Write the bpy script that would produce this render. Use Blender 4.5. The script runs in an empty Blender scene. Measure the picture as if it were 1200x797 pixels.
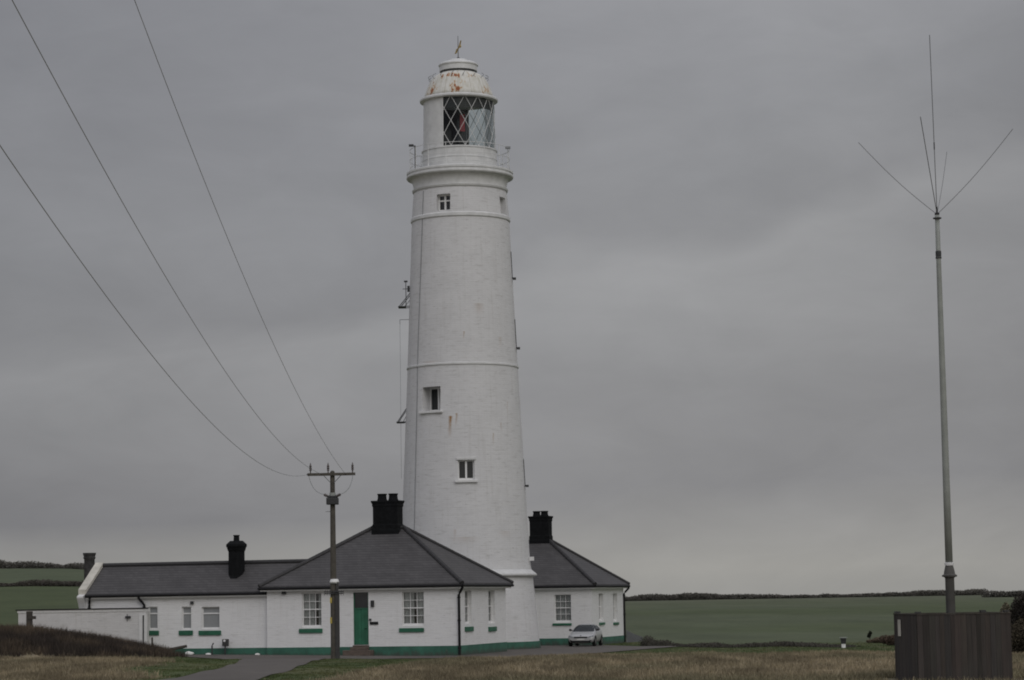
import bpy, bmesh, math, random
import numpy as np
from mathutils import Vector, Matrix
from mathutils.bvhtree import BVHTree
random.seed(7); RNG = np.random.default_rng(7)
PI = math.pi; R = math.radians
SC = bpy.context.scene; COL = SC.collection

# ------------------------------------------------------------------ survey: camera model used to measure the place
F = 2900.0; ROLL = .0165; EYE = 3.5
PITCH = math.atan((700 - 398.5) / F)
FW = np.array([0, math.cos(PITCH), math.sin(PITCH)]); U0 = np.array([0, -math.sin(PITCH), math.cos(PITCH)]); R0 = np.array([1., 0, 0])
RT = math.cos(ROLL) * R0 - math.sin(ROLL) * U0; UP = math.sin(ROLL) * R0 + math.cos(ROLL) * U0
O = np.array([0, 0, EYE])
def ray(px, py): return FW * F + RT * (px - 600) - UP * (py - 398.5)
def atY(px, py, Y):
    d = ray(px, py); return d / d[1] * Y + O

class Frame:                                    # a building's own axes: x along its front, y into it, z up
    def __init__(s, org, deg):
        s.o = np.array(org, float); a = R(deg); s.a = a
        s.x = np.array([math.cos(a), math.sin(a), 0]); s.y = np.array([-math.sin(a), math.cos(a), 0])
    def front(s, px, py, yl=0):
        d = ray(px, py); t = ((s.o + s.y * yl - O) @ s.y) / (d @ s.y); p = O + d * t - s.o
        return p @ s.x, p[2]
    def side(s, px, py, xl=0):
        d = ray(px, py); t = ((s.o + s.x * xl - O) @ s.x) / (d @ s.x); p = O + d * t - s.o
        return p @ s.y, p[2]

# ------------------------------------------------------------------ terrain
def sm(a, b, t):
    t = np.clip((np.asarray(t, float) - a) / (b - a), 0, 1); return t * t * (3 - 2 * t)
def ground(X, Y):
    X = np.asarray(X, float); Y = np.asarray(Y, float)
    z = np.interp(Y, [-40, 0, 68, 100, 115, 124, 132, 138, 144, 165, 178, 260], [1.95, 1.9, 1.0, .82, .66, .50, .27, .15, .10, .05, 0, -.1])
    z = z + .016 * np.clip(-X - 6, 0, 34) * sm(60, 120, Y) * (1 - sm(165, 230, Y))
    h = np.interp(X, [-60, -40, -27.5, -25.6, -23, -20.6, -19.3, -18.2], [1.3, 1.4, 1.55, 1.3, .92, .42, .16, 0])
    q = np.clip((Y - 140.3) / np.where(Y < 140.3, 7.5, 6.5), -1, 1)
    z = z + h * np.cos(q * PI / 2) ** 2
    z = z + .05 * np.sin(X * .9 + Y * .23) * np.sin(Y * .31 - X * .17) * (1 - sm(135, 143, Y)) * sm(20, 60, Y)
    u = X / np.maximum(Y, 1) * F + 600
    zl = np.interp(Y, [185, 230, 500, 800, 900, 1500, 3000, 6000], [.3, 1.6, 7.3, 15.4, 16, 8, 0, -5])
    zr = np.interp(Y, [185, 240, 300, 450, 700, 760, 1500, 6000], [0, -.2, -.1, .6, 2.0, 1.8, -4, -8])
    w = 1 - sm(30, 560, u)
    return z * (1 - sm(180, 235, Y)) + (zl * w + zr * (1 - w)) * sm(180, 235, Y)
def gz(x, y): return float(ground(x, y))
def trace(px, py, y0=60., y1=400.):             # where a sight line meets the ground
    d = ray(px, py); d = d / d[1]
    Y = np.arange(y0, y1, .1); P = O + d[None] * Y[:, None]
    k = np.nonzero(P[:, 2] < ground(P[:, 0], P[:, 1]))[0]
    return P[k[0]] if len(k) else P[-1]

# ------------------------------------------------------------------ materials
def new_mat(name):
    m = bpy.data.materials.new(name); m.use_nodes = True; nt = m.node_tree
    return m, nt, nt.nodes['Principled BSDF']
def N(nt, t, **k):
    n = nt.nodes.new(t)
    for a, b in k.items():
        if a == 'inp':
            for i, v in b.items(): n.inputs[i].default_value = v
        else: setattr(n, a, b)
    return n
def L(nt, a, b): nt.links.new(a, b)
def ramp(nt, src, stops):
    r = N(nt, 'ShaderNodeValToRGB'); cr = r.color_ramp
    while len(cr.elements) < len(stops): cr.elements.new(.5)
    for e, (p, c) in zip(cr.elements, stops):
        e.position = p; e.color = (*c, 1) if len(c) == 3 else c
    L(nt, src, r.inputs[0]); return r.outputs[0]
def mixc(nt, fac, a, b, mode='MIX'):
    m = N(nt, 'ShaderNodeMix', data_type='RGBA', blend_type=mode)
    for i, v in ((0, fac), (6, a), (7, b)):
        if isinstance(v, bpy.types.NodeSocket): L(nt, v, m.inputs[i])
        else: m.inputs[i].default_value = (*v, 1) if isinstance(v, tuple) and len(v) == 3 else v
    return m.outputs[2]
def math_(nt, op, a, b=None, c=None):
    m = N(nt, 'ShaderNodeMath', operation=op)
    for i, v in enumerate((a, b, c)):
        if v is None: continue
        if isinstance(v, bpy.types.NodeSocket): L(nt, v, m.inputs[i])
        else: m.inputs[i].default_value = v
    return m.outputs[0]
def noise(nt, vec, scale, detail=4, rough=.55, **k):
    n = N(nt, 'ShaderNodeTexNoise', inp={'Scale': scale, 'Detail': detail, 'Roughness': rough})
    if vec is not None: L(nt, vec, n.inputs['Vector'])
    return n.outputs[0]
def vscale(nt, vec, s):
    m = N(nt, 'ShaderNodeMapping'); m.inputs['Scale'].default_value = s; L(nt, vec, m.inputs[0]); return m.outputs[0]
def bump(nt, h, bs, strength=.3, dist=.02):
    b = N(nt, 'ShaderNodeBump', inp={'Strength': strength, 'Distance': dist}); L(nt, h, b.inputs['Height']); L(nt, b.outputs[0], bs.inputs['Normal'])
def plain(name, col, rough=.6, var=.12, scale=6., metal=0., bmp=0., spec=.5):
    m, nt, bs = new_mat(name); tc = N(nt, 'ShaderNodeTexCoord')
    n = noise(nt, tc.outputs['Object'], scale, 5)
    lo = tuple(max(c * (1 - var), 0) for c in col); hi = tuple(c * (1 + var) for c in col)
    L(nt, ramp(nt, n, [(.3, lo), (.7, hi)]), bs.inputs['Base Color'])
    bs.inputs['Roughness'].default_value = rough; bs.inputs['Metallic'].default_value = metal
    bs.inputs['Specular IOR Level'].default_value = spec
    if bmp: bump(nt, n, bs, bmp)
    return m

def whitewash(name, base=(.72, .71, .69), tower=False, course=.11, contrast=1.0):
    """white painted brickwork: courses as soft relief, dirt runs, flaking"""
    m, nt, bs = new_mat(name); tc = N(nt, 'ShaderNodeTexCoord'); ob = tc.outputs['Object']
    s = N(nt, 'ShaderNodeSeparateXYZ'); L(nt, ob, s.inputs[0])
    if tower: u = math_(nt, 'MULTIPLY', math_(nt, 'ARCTAN2', s.outputs[0], math_(nt, 'MULTIPLY', s.outputs[1], -1)), 4.0)
    else: u = math_(nt, 'ADD', s.outputs[0], s.outputs[1])
    c = N(nt, 'ShaderNodeCombineXYZ'); L(nt, u, c.inputs[0]); L(nt, s.outputs[2], c.inputs[1]); v = c.outputs[0]
    # wobble so courses are not ruled lines
    wob = N(nt, 'ShaderNodeTexNoise', inp={'Scale': 1.3, 'Detail': 2}); L(nt, v, wob.inputs['Vector'])
    vv = N(nt, 'ShaderNodeVectorMath', operation='MULTIPLY_ADD'); L(nt, wob.outputs[1], vv.inputs[0]); vv.inputs[1].default_value = (.09, .09, 0); L(nt, v, vv.inputs[2])
    br = N(nt, 'ShaderNodeTexBrick', inp={'Scale': 1.0, 'Mortar Size': .012, 'Mortar Smooth': .9, 'Brick Width': course * 2.9, 'Row Height': course,
           'Color1': (1, 1, 1, 1), 'Color2': (.86, .86, .86, 1), 'Mortar': (.62, .62, .62, 1)})
    L(nt, vv.outputs[0], br.inputs['Vector'])
    big = noise(nt, vscale(nt, v, (.5, .8, 1)), 1.0, 5)
    hor = noise(nt, vscale(nt, v, (1.1, 7, 1)), 1.0, 6, .62)
    run = noise(nt, vscale(nt, v, (5, .25, 1)), 1.0, 5, .6)
    k = contrast
    b = tuple(base)
    col = ramp(nt, big, [(.3, tuple(x * (1 - .07 * k) for x in b)), (.7, b)])
    col = mixc(nt, .30 * k, col, br.outputs[0], 'MULTIPLY')
    hr = ramp(nt, hor, [(.28, (.70, .69, .67)), (.45, (.96, .96, .96)), (.75, (1, 1, 1))])
    col = mixc(nt, .75 * k, col, hr, 'MULTIPLY')
    dash = noise(nt, vscale(nt, v, (1.5, 7.5, 1)), 1.7, 3, .5)
    col = mixc(nt, ramp(nt, dash, [(.64, (0, 0, 0)), (.72, (.48 * k,) * 3)]), col, (.30, .29, .275))
    rr = ramp(nt, run, [(.30, (.74, .72, .68)), (.46, (1, 1, 1))])
    col = mixc(nt, .28 * k, col, rr, 'MULTIPLY')
    if tower:
        # a few rust runs below fixings: (angle*4, top z, length, width)
        for (a, zt, ln, w, st) in RUST:
            du = math_(nt, 'DIVIDE', math_(nt, 'ABSOLUTE', math_(nt, 'SUBTRACT', u, math_(nt, 'MULTIPLY_ADD', math_(nt, 'SUBTRACT', big, .5), .35, a))), w)
            fu = math_(nt, 'MAXIMUM', math_(nt, 'SUBTRACT', 1, du), 0)
            dz = math_(nt, 'DIVIDE', math_(nt, 'SUBTRACT', zt, s.outputs[2]), ln)
            fz = ramp(nt, dz, [(0, (0, 0, 0)), (.04, (1, 1, 1)), (.45, (.6, .6, .6)), (1, (0, 0, 0))])
            fac = math_(nt, 'MULTIPLY', math_(nt, 'MULTIPLY', fu, fz), math_(nt, 'MULTIPLY', hor, 1.7 * st))
            col = mixc(nt, fac, col, (.30, .16, .05))
    # grime low on the wall
    g = ramp(nt, math_(nt, 'MULTIPLY_ADD', run, 1.1, s.outputs[2]), [(.55, (.70, .69, .66)), (1, (1, 1, 1))])
    col = mixc(nt, .6, col, g, 'MULTIPLY')
    L(nt, col, bs.inputs['Base Color']); bs.inputs['Roughness'].default_value = .75; bs.inputs['Specular IOR Level'].default_value = .25
    h = math_(nt, 'ADD', math_(nt, 'MULTIPLY', br.outputs[1], -.5), math_(nt, 'MULTIPLY', hor, 1.2))
    bump(nt, h, bs, .5, .02)
    return m

def plinth_paint(name, base=(.033, .122, .084)):
    m, nt, bs = new_mat(name); tc = N(nt, 'ShaderNodeTexCoord'); ob = tc.outputs['Object']; s = N(nt, 'ShaderNodeSeparateXYZ'); L(nt, ob, s.inputs[0])
    n = noise(nt, ob, 1.1, 6, .6); f = noise(nt, vscale(nt, ob, (2.5, 2.5, 1.2)), 1.4, 6, .65)
    col = ramp(nt, n, [(.3, tuple(x * .68 for x in base)), (.7, tuple(x * 1.3 for x in base))])
    d = ramp(nt, math_(nt, 'ADD', s.outputs[2], math_(nt, 'MULTIPLY_ADD', f, -.9, .45)), [(.0, (.85, .85, .85)), (.16, (.5, .5, .5)), (.30, (0, 0, 0))])
    col = mixc(nt, d, col, (.050, .052, .044))
    col = mixc(nt, ramp(nt, f, [(.66, (0, 0, 0)), (.72, (.55, .55, .55))]), col, (.20, .21, .19))
    L(nt, col, bs.inputs['Base Color']); bs.inputs['Roughness'].default_value = .65; bump(nt, f, bs, .2); return m
def slate(name, base=(.070, .067, .0675)):
    m, nt, bs = new_mat(name); tc = N(nt, 'ShaderNodeTexCoord'); s = N(nt, 'ShaderNodeSeparateXYZ'); L(nt, tc.outputs['Object'], s.inputs[0])
    u = math_(nt, 'ADD', s.outputs[0], s.outputs[1]); v = math_(nt, 'MULTIPLY', s.outputs[2], 1.88)
    c = N(nt, 'ShaderNodeCombineXYZ'); L(nt, u, c.inputs[0]); L(nt, v, c.inputs[1])
    br = N(nt, 'ShaderNodeTexBrick', inp={'Scale': 1., 'Mortar Size': .012, 'Mortar Smooth': .3, 'Brick Width': .30, 'Row Height': .29, 'Bias': 0.,
        'Color1': (.84, .84, .84, 1), 'Color2': (1.12, 1.12, 1.12, 1), 'Mortar': (.75, .75, .76, 1)})
    L(nt, c.outputs[0], br.inputs['Vector'])
    n = noise(nt, vscale(nt, c.outputs[0], (.6, .9, 1)), 1., 5); n2 = noise(nt, vscale(nt, c.outputs[0], (3.5, 4.5, 1)), 1.6, 4, .7); n3 = noise(nt, vscale(nt, c.outputs[0], (1.2, .3, 1)), 1., 3)
    fr = math_(nt, 'FRACT', math_(nt, 'DIVIDE', math_(nt, 'MULTIPLY_ADD', n3, .03, v), .29))
    line = ramp(nt, fr, [(0, (.52, .52, .53)), (.14, (.70, .70, .71)), (.30, (1, 1, 1)), (1, (1.06, 1.06, 1.06))])
    col = ramp(nt, n, [(.3, tuple(x * .86 for x in base)), (.7, tuple(x * 1.14 for x in base))])
    col = mixc(nt, .8, col, br.outputs[0], 'MULTIPLY'); col = mixc(nt, 1., col, line, 'MULTIPLY')
    col = mixc(nt, ramp(nt, n2, [(.58, (0, 0, 0)), (.8, (.5, .5, .5))]), col, (.15, .145, .12))
    L(nt, col, bs.inputs['Base Color']); bs.inputs['Roughness'].default_value = .62; bs.inputs['Specular IOR Level'].default_value = .3
    bump(nt, fr, bs, .4, .02)
    return m

def attr_mat(name, rough=.9, noise_amt=.25, scale=3., bmp=0., spec=.15):
    m, nt, bs = new_mat(name); a = N(nt, 'ShaderNodeAttribute', attribute_name='tint'); tc = N(nt, 'ShaderNodeTexCoord')
    n = noise(nt, tc.outputs['Object'], scale, 6, .65)
    lo = 1 - noise_amt; hi = 1 + noise_amt
    nb = noise(nt, vscale(nt, tc.outputs['Object'], (.10, .028, 0)), 1., 6, .68)
    broad = ramp(nt, nb, [(.3, (.80, .82, .80)), (.5, (1, 1, 1)), (.7, (1.18, 1.16, 1.14))])
    L(nt, mixc(nt, 1., mixc(nt, 1., a.outputs[0], broad, 'MULTIPLY'), ramp(nt, n, [(.3, (lo, lo, lo)), (.7, (hi, hi, hi))]), 'MULTIPLY'), bs.inputs['Base Color'])
    bs.inputs['Roughness'].default_value = rough; bs.inputs['Specular IOR Level'].default_value = spec
    if bmp: bump(nt, n, bs, bmp, .05)
    return m

def asphalt(name):
    m, nt, bs = new_mat(name); tc = N(nt, 'ShaderNodeTexCoord'); ob = tc.outputs['Object']
    a = noise(nt, vscale(nt, ob, (.25, .12, 1)), 1., 5); b = noise(nt, ob, 9., 4, .7); p = noise(nt, vscale(nt, ob, (.7, .35, 1)), 1., 3)
    col = ramp(nt, a, [(.3, (.082, .073, .064)), (.7, (.118, .106, .093))])
    col = mixc(nt, .5, col, ramp(nt, b, [(.3, (.75, .75, .75)), (.7, (1.2, 1.2, 1.2))]), 'MULTIPLY')
    col = mixc(nt, ramp(nt, p, [(.60, (0, 0, 0)), (.68, (.6, .6, .6))]), col, (.065, .060, .055))
    L(nt, col, bs.inputs['Base Color']); bs.inputs['Roughness'].default_value = .8; bs.inputs['Specular IOR Level'].default_value = .3
    bump(nt, b, bs, .3, .01); return m

def glass_dark(name, tint=(.02, .022, .025), rough=.05, spec=.5):
    m, nt, bs = new_mat(name); tc = N(nt, 'ShaderNodeTexCoord'); n = noise(nt, tc.outputs['Object'], 1.3, 2)
    L(nt, ramp(nt, n, [(.3, tuple(x * .8 for x in tint)), (.7, tuple(x * 1.2 for x in tint))]), bs.inputs['Base Color'])
    bs.inputs['Roughness'].default_value = rough; bs.inputs['Specular IOR Level'].default_value = spec; return m
def glass_clear(name, tint=(.9, .93, .93), refl=.10):
    m, nt, bs = new_mat(name); nt.nodes.remove(bs); out = nt.nodes['Material Output']
    t = N(nt, 'ShaderNodeBsdfTransparent'); t.inputs[0].default_value = (*tint, 1); g = N(nt, 'ShaderNodeBsdfGlossy', inp={'Roughness': .03}); g.inputs[0].default_value = (.9, .9, .9, 1)
    lw = N(nt, 'ShaderNodeLayerWeight', inp={'Blend': .25}); mx = N(nt, 'ShaderNodeMixShader')
    L(nt, math_(nt, 'MULTIPLY_ADD', lw.outputs['Fresnel'], .5, refl * .5), mx.inputs[0]); L(nt, t.outputs[0], mx.inputs[1]); L(nt, g.outputs[0], mx.inputs[2]); L(nt, mx.outputs[0], out.inputs[0]); return m
def planks(name, base=(.035, .028, .025)):
    m, nt, bs = new_mat(name); a = N(nt, 'ShaderNodeAttribute', attribute_name='tint'); tc = N(nt, 'ShaderNodeTexCoord')
    g = noise(nt, vscale(nt, tc.outputs['Object'], (22, 22, .9)), 1., 6, .65); w = noise(nt, tc.outputs['Object'], 1.2, 4)
    col = mixc(nt, 1., a.outputs[0], ramp(nt, g, [(.25, (.55, .55, .55)), (.7, (1.3, 1.28, 1.25))]), 'MULTIPLY')
    col = mixc(nt, ramp(nt, w, [(.5, (0, 0, 0)), (.8, (.4, .4, .4))]), col, (.05, .05, .045))
    L(nt, col, bs.inputs['Base Color']); bs.inputs['Roughness'].default_value = .85; bump(nt, g, bs, .35, .01); return m
def rusty_dome(name):
    m, nt, bs = new_mat(name); tc = N(nt, 'ShaderNodeTexCoord'); ob = tc.outputs['Object']
    s = N(nt, 'ShaderNodeSeparateXYZ'); L(nt, ob, s.inputs[0])
    an = math_(nt, 'ARCTAN2', s.outputs[0], math_(nt, 'MULTIPLY', s.outputs[1], -1))
    c = N(nt, 'ShaderNodeCombineXYZ'); L(nt, math_(nt, 'MULTIPLY', an, 2.2), c.inputs[0]); L(nt, s.outputs[2], c.inputs[1])
    a = noise(nt, vscale(nt, c.outputs[0], (3.4, 1.5, 1)), 1.05, 8, .68); b = noise(nt, vscale(nt, c.outputs[0], (4, 1.6, 1)), 1.3, 5, .6)
    col = ramp(nt, b, [(.3, (.50, .485, .42)), (.6, (.64, .635, .60))])
    st = N(nt, 'ShaderNodeMath', operation='FRACT'); L(nt, math_(nt, 'MULTIPLY', an, 16 / (2 * PI)), st.inputs[0])
    seam = ramp(nt, st.outputs[0], [(0, (.62, .58, .5)), (.05, (1, 1, 1)), (.95, (1, 1, 1)), (1, (.62, .58, .5))])
    col = mixc(nt, .8, col, seam, 'MULTIPLY')
    tot = None
    for (a0, z0, wa, wz, st_) in DOME_RUST:
        da = math_(nt, 'DIVIDE', math_(nt, 'SUBTRACT', an, a0), wa); dz = math_(nt, 'DIVIDE', math_(nt, 'SUBTRACT', s.outputs[2], z0), wz)
        q = math_(nt, 'SUBTRACT', st_, math_(nt, 'SQRT', math_(nt, 'ADD', math_(nt, 'MULTIPLY', da, da), math_(nt, 'MULTIPLY', dz, dz))))
        tot = q if tot is None else math_(nt, 'MAXIMUM', tot, q)
    f = math_(nt, 'MULTIPLY_ADD', a, 7., math_(nt, 'ADD', math_(nt, 'MAXIMUM', math_(nt, 'MULTIPLY', tot, .85), -.55), -3.62))
    col = mixc(nt, ramp(nt, f, [(.05, (0, 0, 0)), (.35, (.8, .8, .8))]), col, (.46, .31, .15))
    col = mixc(nt, ramp(nt, f, [(.38, (0, 0, 0)), (.62, (1, 1, 1))]), col, (.25, .07, .02))
    L(nt, col, bs.inputs['Base Color']); bs.inputs['Roughness'].default_value = .7; bump(nt, a, bs, .2); return m

M = {}
def build_materials():
    M['tower'] = whitewash('painted_tower_brick', (.685, .685, .69), tower=True, course=.135, contrast=1.)
    M['white_wall'] = whitewash('painted_cottage_brick', (.79, .79, .79), course=.12, contrast=.7)
    M['yard_wall'] = whitewash('painted_yard_brick', (.66, .655, .65), course=.12, contrast=1.1)
    M['white'] = plain('white_paint', (.66, .66, .655), .55, .06)
    M['white_trim'] = plain('white_trim_paint', (.76, .76, .755), .5, .05)
    M['gallery_white'] = plain('weathered_white_iron', (.60, .605, .60), .5, .10, 2.2)
    M['green'] = plain('green_paint', (.021, .118, .066), .5, .22, 2.)
    M['green_plinth'] = plinth_paint('green_plinth_paint')
    M['slate'] = slate('slate'); M['ridge'] = plain('ridge_tile', (.030, .029, .030), .7, .2)
    M['black'] = plain('black_paint', (.009, .009, .010), .6, .25, spec=.25)
    M['chimney'] = plain('black_chimney_brick', (.0085, .009, .010), .9, .35, 5., bmp=.3, spec=.15)
    M['soot'] = plain('sooty_brick', (.035, .034, .033), .8, .6, 4., bmp=.3)
    M['stone'] = plain('stone_step', (.11, .085, .07), .85, .25, 4.)
    M['cope'] = plain('weathered_coping', (.52, .50, .44), .8, .22, 2.)
    M['glass'] = glass_clear('window_glass', (.85, .88, .88), .12)
    M['dark_glass'] = glass_dark('dark_window_glass')
    M['grey_glass'] = plain('frosted_pane', (.27, .28, .285), .35, .08, 1.)
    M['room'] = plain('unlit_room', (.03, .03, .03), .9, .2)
    M['curtain'] = plain('net_curtain', (.42, .42, .41), .9, .22, 9.)
    M['lantern_glass'] = glass_clear('lantern_glass', (.83, .87, .865), .02)
    M['red_glass'] = plain('red_glass', (.36, .025, .045), .4, .5, 2.); M['lens'] = glass_dark('lens_glass', (.02, .022, .03), .15)
    M['dark_iron'] = plain('dark_iron', (.03, .031, .033), .6, .3); M['dome'] = rusty_dome('rusty_white_dome')
    M['gold'] = plain('gilt', (.42, .30, .10), .45, .3, 8., metal=.3)
    M['grey_iron'] = plain('grey_iron', (.22, .23, .24), .5, .2)
    M['pole'] = plain('tarred_pole_wood', (.075, .068, .056), .85, .3, 4., bmp=.3); M['cable'] = plain('weathered_wire', (.26, .28, .285), .5, .1)
    M['riser'] = plain('cable_guard', (.040, .039, .038), .7, .25); M['yellow'] = plain('yellow_plate', (.42, .33, .07), .6, .12)
    M['porcelain'] = plain('brown_porcelain', (.06, .045, .04), .3, .2)
    M['mast'] = plain('galvanised_mast', (.25, .265, .245), .55, .12, 3.); M['mast_base'] = plain('dark_mast_tube', (.085, .082, .076), .75, .2, 3.)
    M['whip'] = plain('whip_rod', (.09, .093, .095), .5, .2); M['planks'] = planks('dark_boards')
    M['asphalt'] = asphalt('worn_asphalt'); M['ground'] = attr_mat('ground_cover', .95, .20, 1.6, .4)
    M['blades'] = attr_mat('grass_blades', .9, .18, .7); M['leaf'] = attr_mat('leaf', .85, .2, .8)
    M['wood'] = plain('weathered_wood', (.055, .048, .04), .9, .3, 5.)
    M['car'] = plain('silver_car_paint', (.47, .475, .475), .34, .03, 1., metal=.35)
    M['tyre'] = plain('tyre_rubber', (.012, .012, .012), .85, .2); M['alloy'] = plain('alloy_rim', (.38, .38, .39), .35, .1, metal=.8)
    M['trim'] = plain('black_plastic', (.012, .012, .013), .5, .2); M['lamp'] = plain('headlight_lens', (.22, .23, .24), .15, .3, 9.)
    M['plate'] = plain('number_plate', (.62, .62, .60), .45, .05); M['car_glass'] = glass_dark('car_glass', (.022, .027, .03), .25, .12)
    M['stone_white'] = plain('whitewashed_stone', (.74, .74, .72), .8, .1); M['grey_slats'] = plain('grey_boards', (.12, .125, .13), .8, .2, 4.)

# ------------------------------------------------------------------ mesh helper
class MB:
    def __init__(s): s.v = []; s.f = []; s.c = []
    def add(s, vs, fs, tint=None):
        o = len(s.v); s.v += [tuple(map(float, p)) for p in vs]; s.f += [tuple(i + o for i in f) for f in fs]; s.c += [tint] * len(fs)
    def box(s, x0, x1, y0, y1, z0, z1, tint=None):
        s.add([(x0, y0, z0), (x1, y0, z0), (x1, y1, z0), (x0, y1, z0), (x0, y0, z1), (x1, y0, z1), (x1, y1, z1), (x0, y1, z1)],
              [(3, 2, 1, 0), (4, 5, 6, 7), (0, 1, 5, 4), (1, 2, 6, 5), (2, 3, 7, 6), (3, 0, 4, 7)], tint)
    def tube(s, p, q, r0, r1=None, n=10, cap=True):
        r1 = r0 if r1 is None else r1; p = np.array(p, float); q = np.array(q, float); d = q - p; d /= np.linalg.norm(d)
        a = np.cross(d, [0, 0, 1] if abs(d[2]) < .9 else [1, 0, 0]); a /= np.linalg.norm(a); b = np.cross(d, a)
        vs = []
        for c, r in ((p, r0), (q, r1)):
            for k in range(n): t = 2 * PI * k / n; vs.append(c + r * (math.cos(t) * a + math.sin(t) * b))
        fs = [(k, (k + 1) % n, n + (k + 1) % n, n + k) for k in range(n)]
        if cap: fs += [tuple(range(n - 1, -1, -1)), tuple(range(n, 2 * n))]
        s.add(vs, fs)
    def path(s, pts, r, n=8):
        pts = [np.array(p, float) for p in pts]; vs = []; 
        for i, p in enumerate(pts):
            d = pts[min(i + 1, len(pts) - 1)] - pts[max(i - 1, 0)]; d /= np.linalg.norm(d)
            a = np.cross(d, [0, 0, 1] if abs(d[2]) < .95 else [1, 0, 0]); a /= np.linalg.norm(a); b = np.cross(d, a)
            for k in range(n): t = 2 * PI * k / n; vs.append(p + r * (math.cos(t) * a + math.sin(t) * b))
        fs = [(i * n + k, i * n + (k + 1) % n, (i + 1) * n + (k + 1) % n, (i + 1) * n + k) for i in range(len(pts) - 1) for k in range(n)]
        fs += [tuple(range(n - 1, -1, -1)), tuple(range((len(pts) - 1) * n, len(pts) * n))]
        s.add(vs, fs)
    def lathe(s, prof, n=96, a0=0., a1=2 * PI, cx=0, cy=0, cap=True):
        """prof: (radius, z) from bottom up; angle 0 faces -y, positive to +x"""
        full = abs(a1 - a0 - 2 * PI) < 1e-6; cnt = n if full else n + 1; vs = []
        for r, z in prof:
            for k in range(cnt):
                t = a0 + (a1 - a0) * k / n; vs.append((cx + r * math.sin(t), cy - r * math.cos(t), z))
        fs = []
        for i in range(len(prof) - 1):
            for k in range(n):
                k2 = (k + 1) % cnt if full else k + 1
                fs.append((i * cnt + k, i * cnt + k2, (i + 1) * cnt + k2, (i + 1) * cnt + k))
        if full and cap: fs += [tuple(range(cnt - 1, -1, -1)), tuple(range((len(prof) - 1) * cnt, len(prof) * cnt))]
        s.add(vs, fs)
    def mesh(s, name, smooth=False):
        me = bpy.data.meshes.new(name); me.from_pydata(s.v, [], s.f)
        if any(c is not None for c in s.c):
            at = me.attributes.new('tint', 'FLOAT_COLOR', 'FACE'); a = np.ones((len(s.f), 4), np.float32)
            for i, c in enumerate(s.c):
                if c is not None: a[i, :3] = c
            at.data.foreach_set('color', a.ravel())
        if smooth: me.shade_smooth()
        me.update(); return me
    def build(s, name, mat, parent=None, smooth=False, bevel=0., sharp=None):
        o = bpy.data.objects.new(name, s.mesh(name, smooth)); COL.objects.link(o); o.data.materials.append(mat)
        if parent is not None: o.parent = parent
        if sharp is not None: o.data.shade_smooth(); o.data.set_sharp_from_angle(angle=R(sharp))
        if bevel:
            b = o.modifiers.new('b', 'BEVEL'); b.width = bevel; b.segments = 2; b.limit_method = 'ANGLE'
        return o
def tag(o, label, cat=None, group=None, kind=None):
    if label: o['label'] = label
    if cat: o['category'] = cat
    if group: o['group'] = group
    if kind: o['kind'] = kind
    return o
def thing(name, label, cat, loc=(0, 0, 0), rz=0., group=None):
    o = bpy.data.objects.new(name, None); COL.objects.link(o); o.location = loc; o.rotation_euler.z = rz; o.empty_display_size = .3
    return tag(o, label, cat, group)
def cut(o, cutter_mb):
    """real openings: subtract the cutter from the wall's mesh"""
    c = bpy.data.objects.new('opening', cutter_mb.mesh('opening')); COL.objects.link(c); c.parent = o.parent
    md = o.modifiers.new('cut', 'BOOLEAN'); md.operation = 'DIFFERENCE'; md.object = c; md.solver = 'EXACT'
    bpy.context.view_layer.update(); dg = bpy.context.evaluated_depsgraph_get()
    me = bpy.data.meshes.new_from_object(o.evaluated_get(dg)); o.modifiers.remove(md); o.data = me; bpy.data.objects.remove(c)
def fast_mesh(name, V, tris, col=None, mat=None):
    """numpy triangles -> mesh object (col per vertex)"""
    me = bpy.data.meshes.new(name); me.vertices.add(len(V)); me.vertices.foreach_set('co', np.asarray(V, np.float32).ravel())
    k = tris.shape[1]; me.loops.add(tris.size); me.loops.foreach_set('vertex_index', tris.astype(np.int32).ravel())
    me.polygons.add(len(tris)); me.polygons.foreach_set('loop_start', np.arange(0, tris.size, k, dtype=np.int32))
    if col is not None:
        at = me.attributes.new('tint', 'FLOAT_COLOR', 'POINT'); c = np.ones((len(V), 4), np.float32); c[:, :3] = col; at.data.foreach_set('color', c.ravel())
    me.update(calc_edges=True); me.validate()
    o = bpy.data.objects.new(name, me); COL.objects.link(o)
    if mat: me.materials.append(mat)
    return o

# value noise for colour and scatter
def vnoise(x, y, seed=0):
    def h(i, j): 
        n = np.sin(i * 127.1 + j * 311.7 + seed * 74.7) * 43758.5453; return n - np.floor(n)
    xi, yi = np.floor(x), np.floor(y); fx, fy = x - xi, y - yi; fx = fx * fx * (3 - 2 * fx); fy = fy * fy * (3 - 2 * fy)
    return (h(xi, yi) * (1 - fx) + h(xi + 1, yi) * fx) * (1 - fy) + (h(xi, yi + 1) * (1 - fx) + h(xi + 1, yi + 1) * fx) * fy
def fbm(x, y, seed=0, o=4):
    s = 0; a = .5; 
    for k in range(o): s = s + a * vnoise(x * 2 ** k, y * 2 ** k, seed + k); a *= .5
    return s / (1 - .5 ** o)

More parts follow.
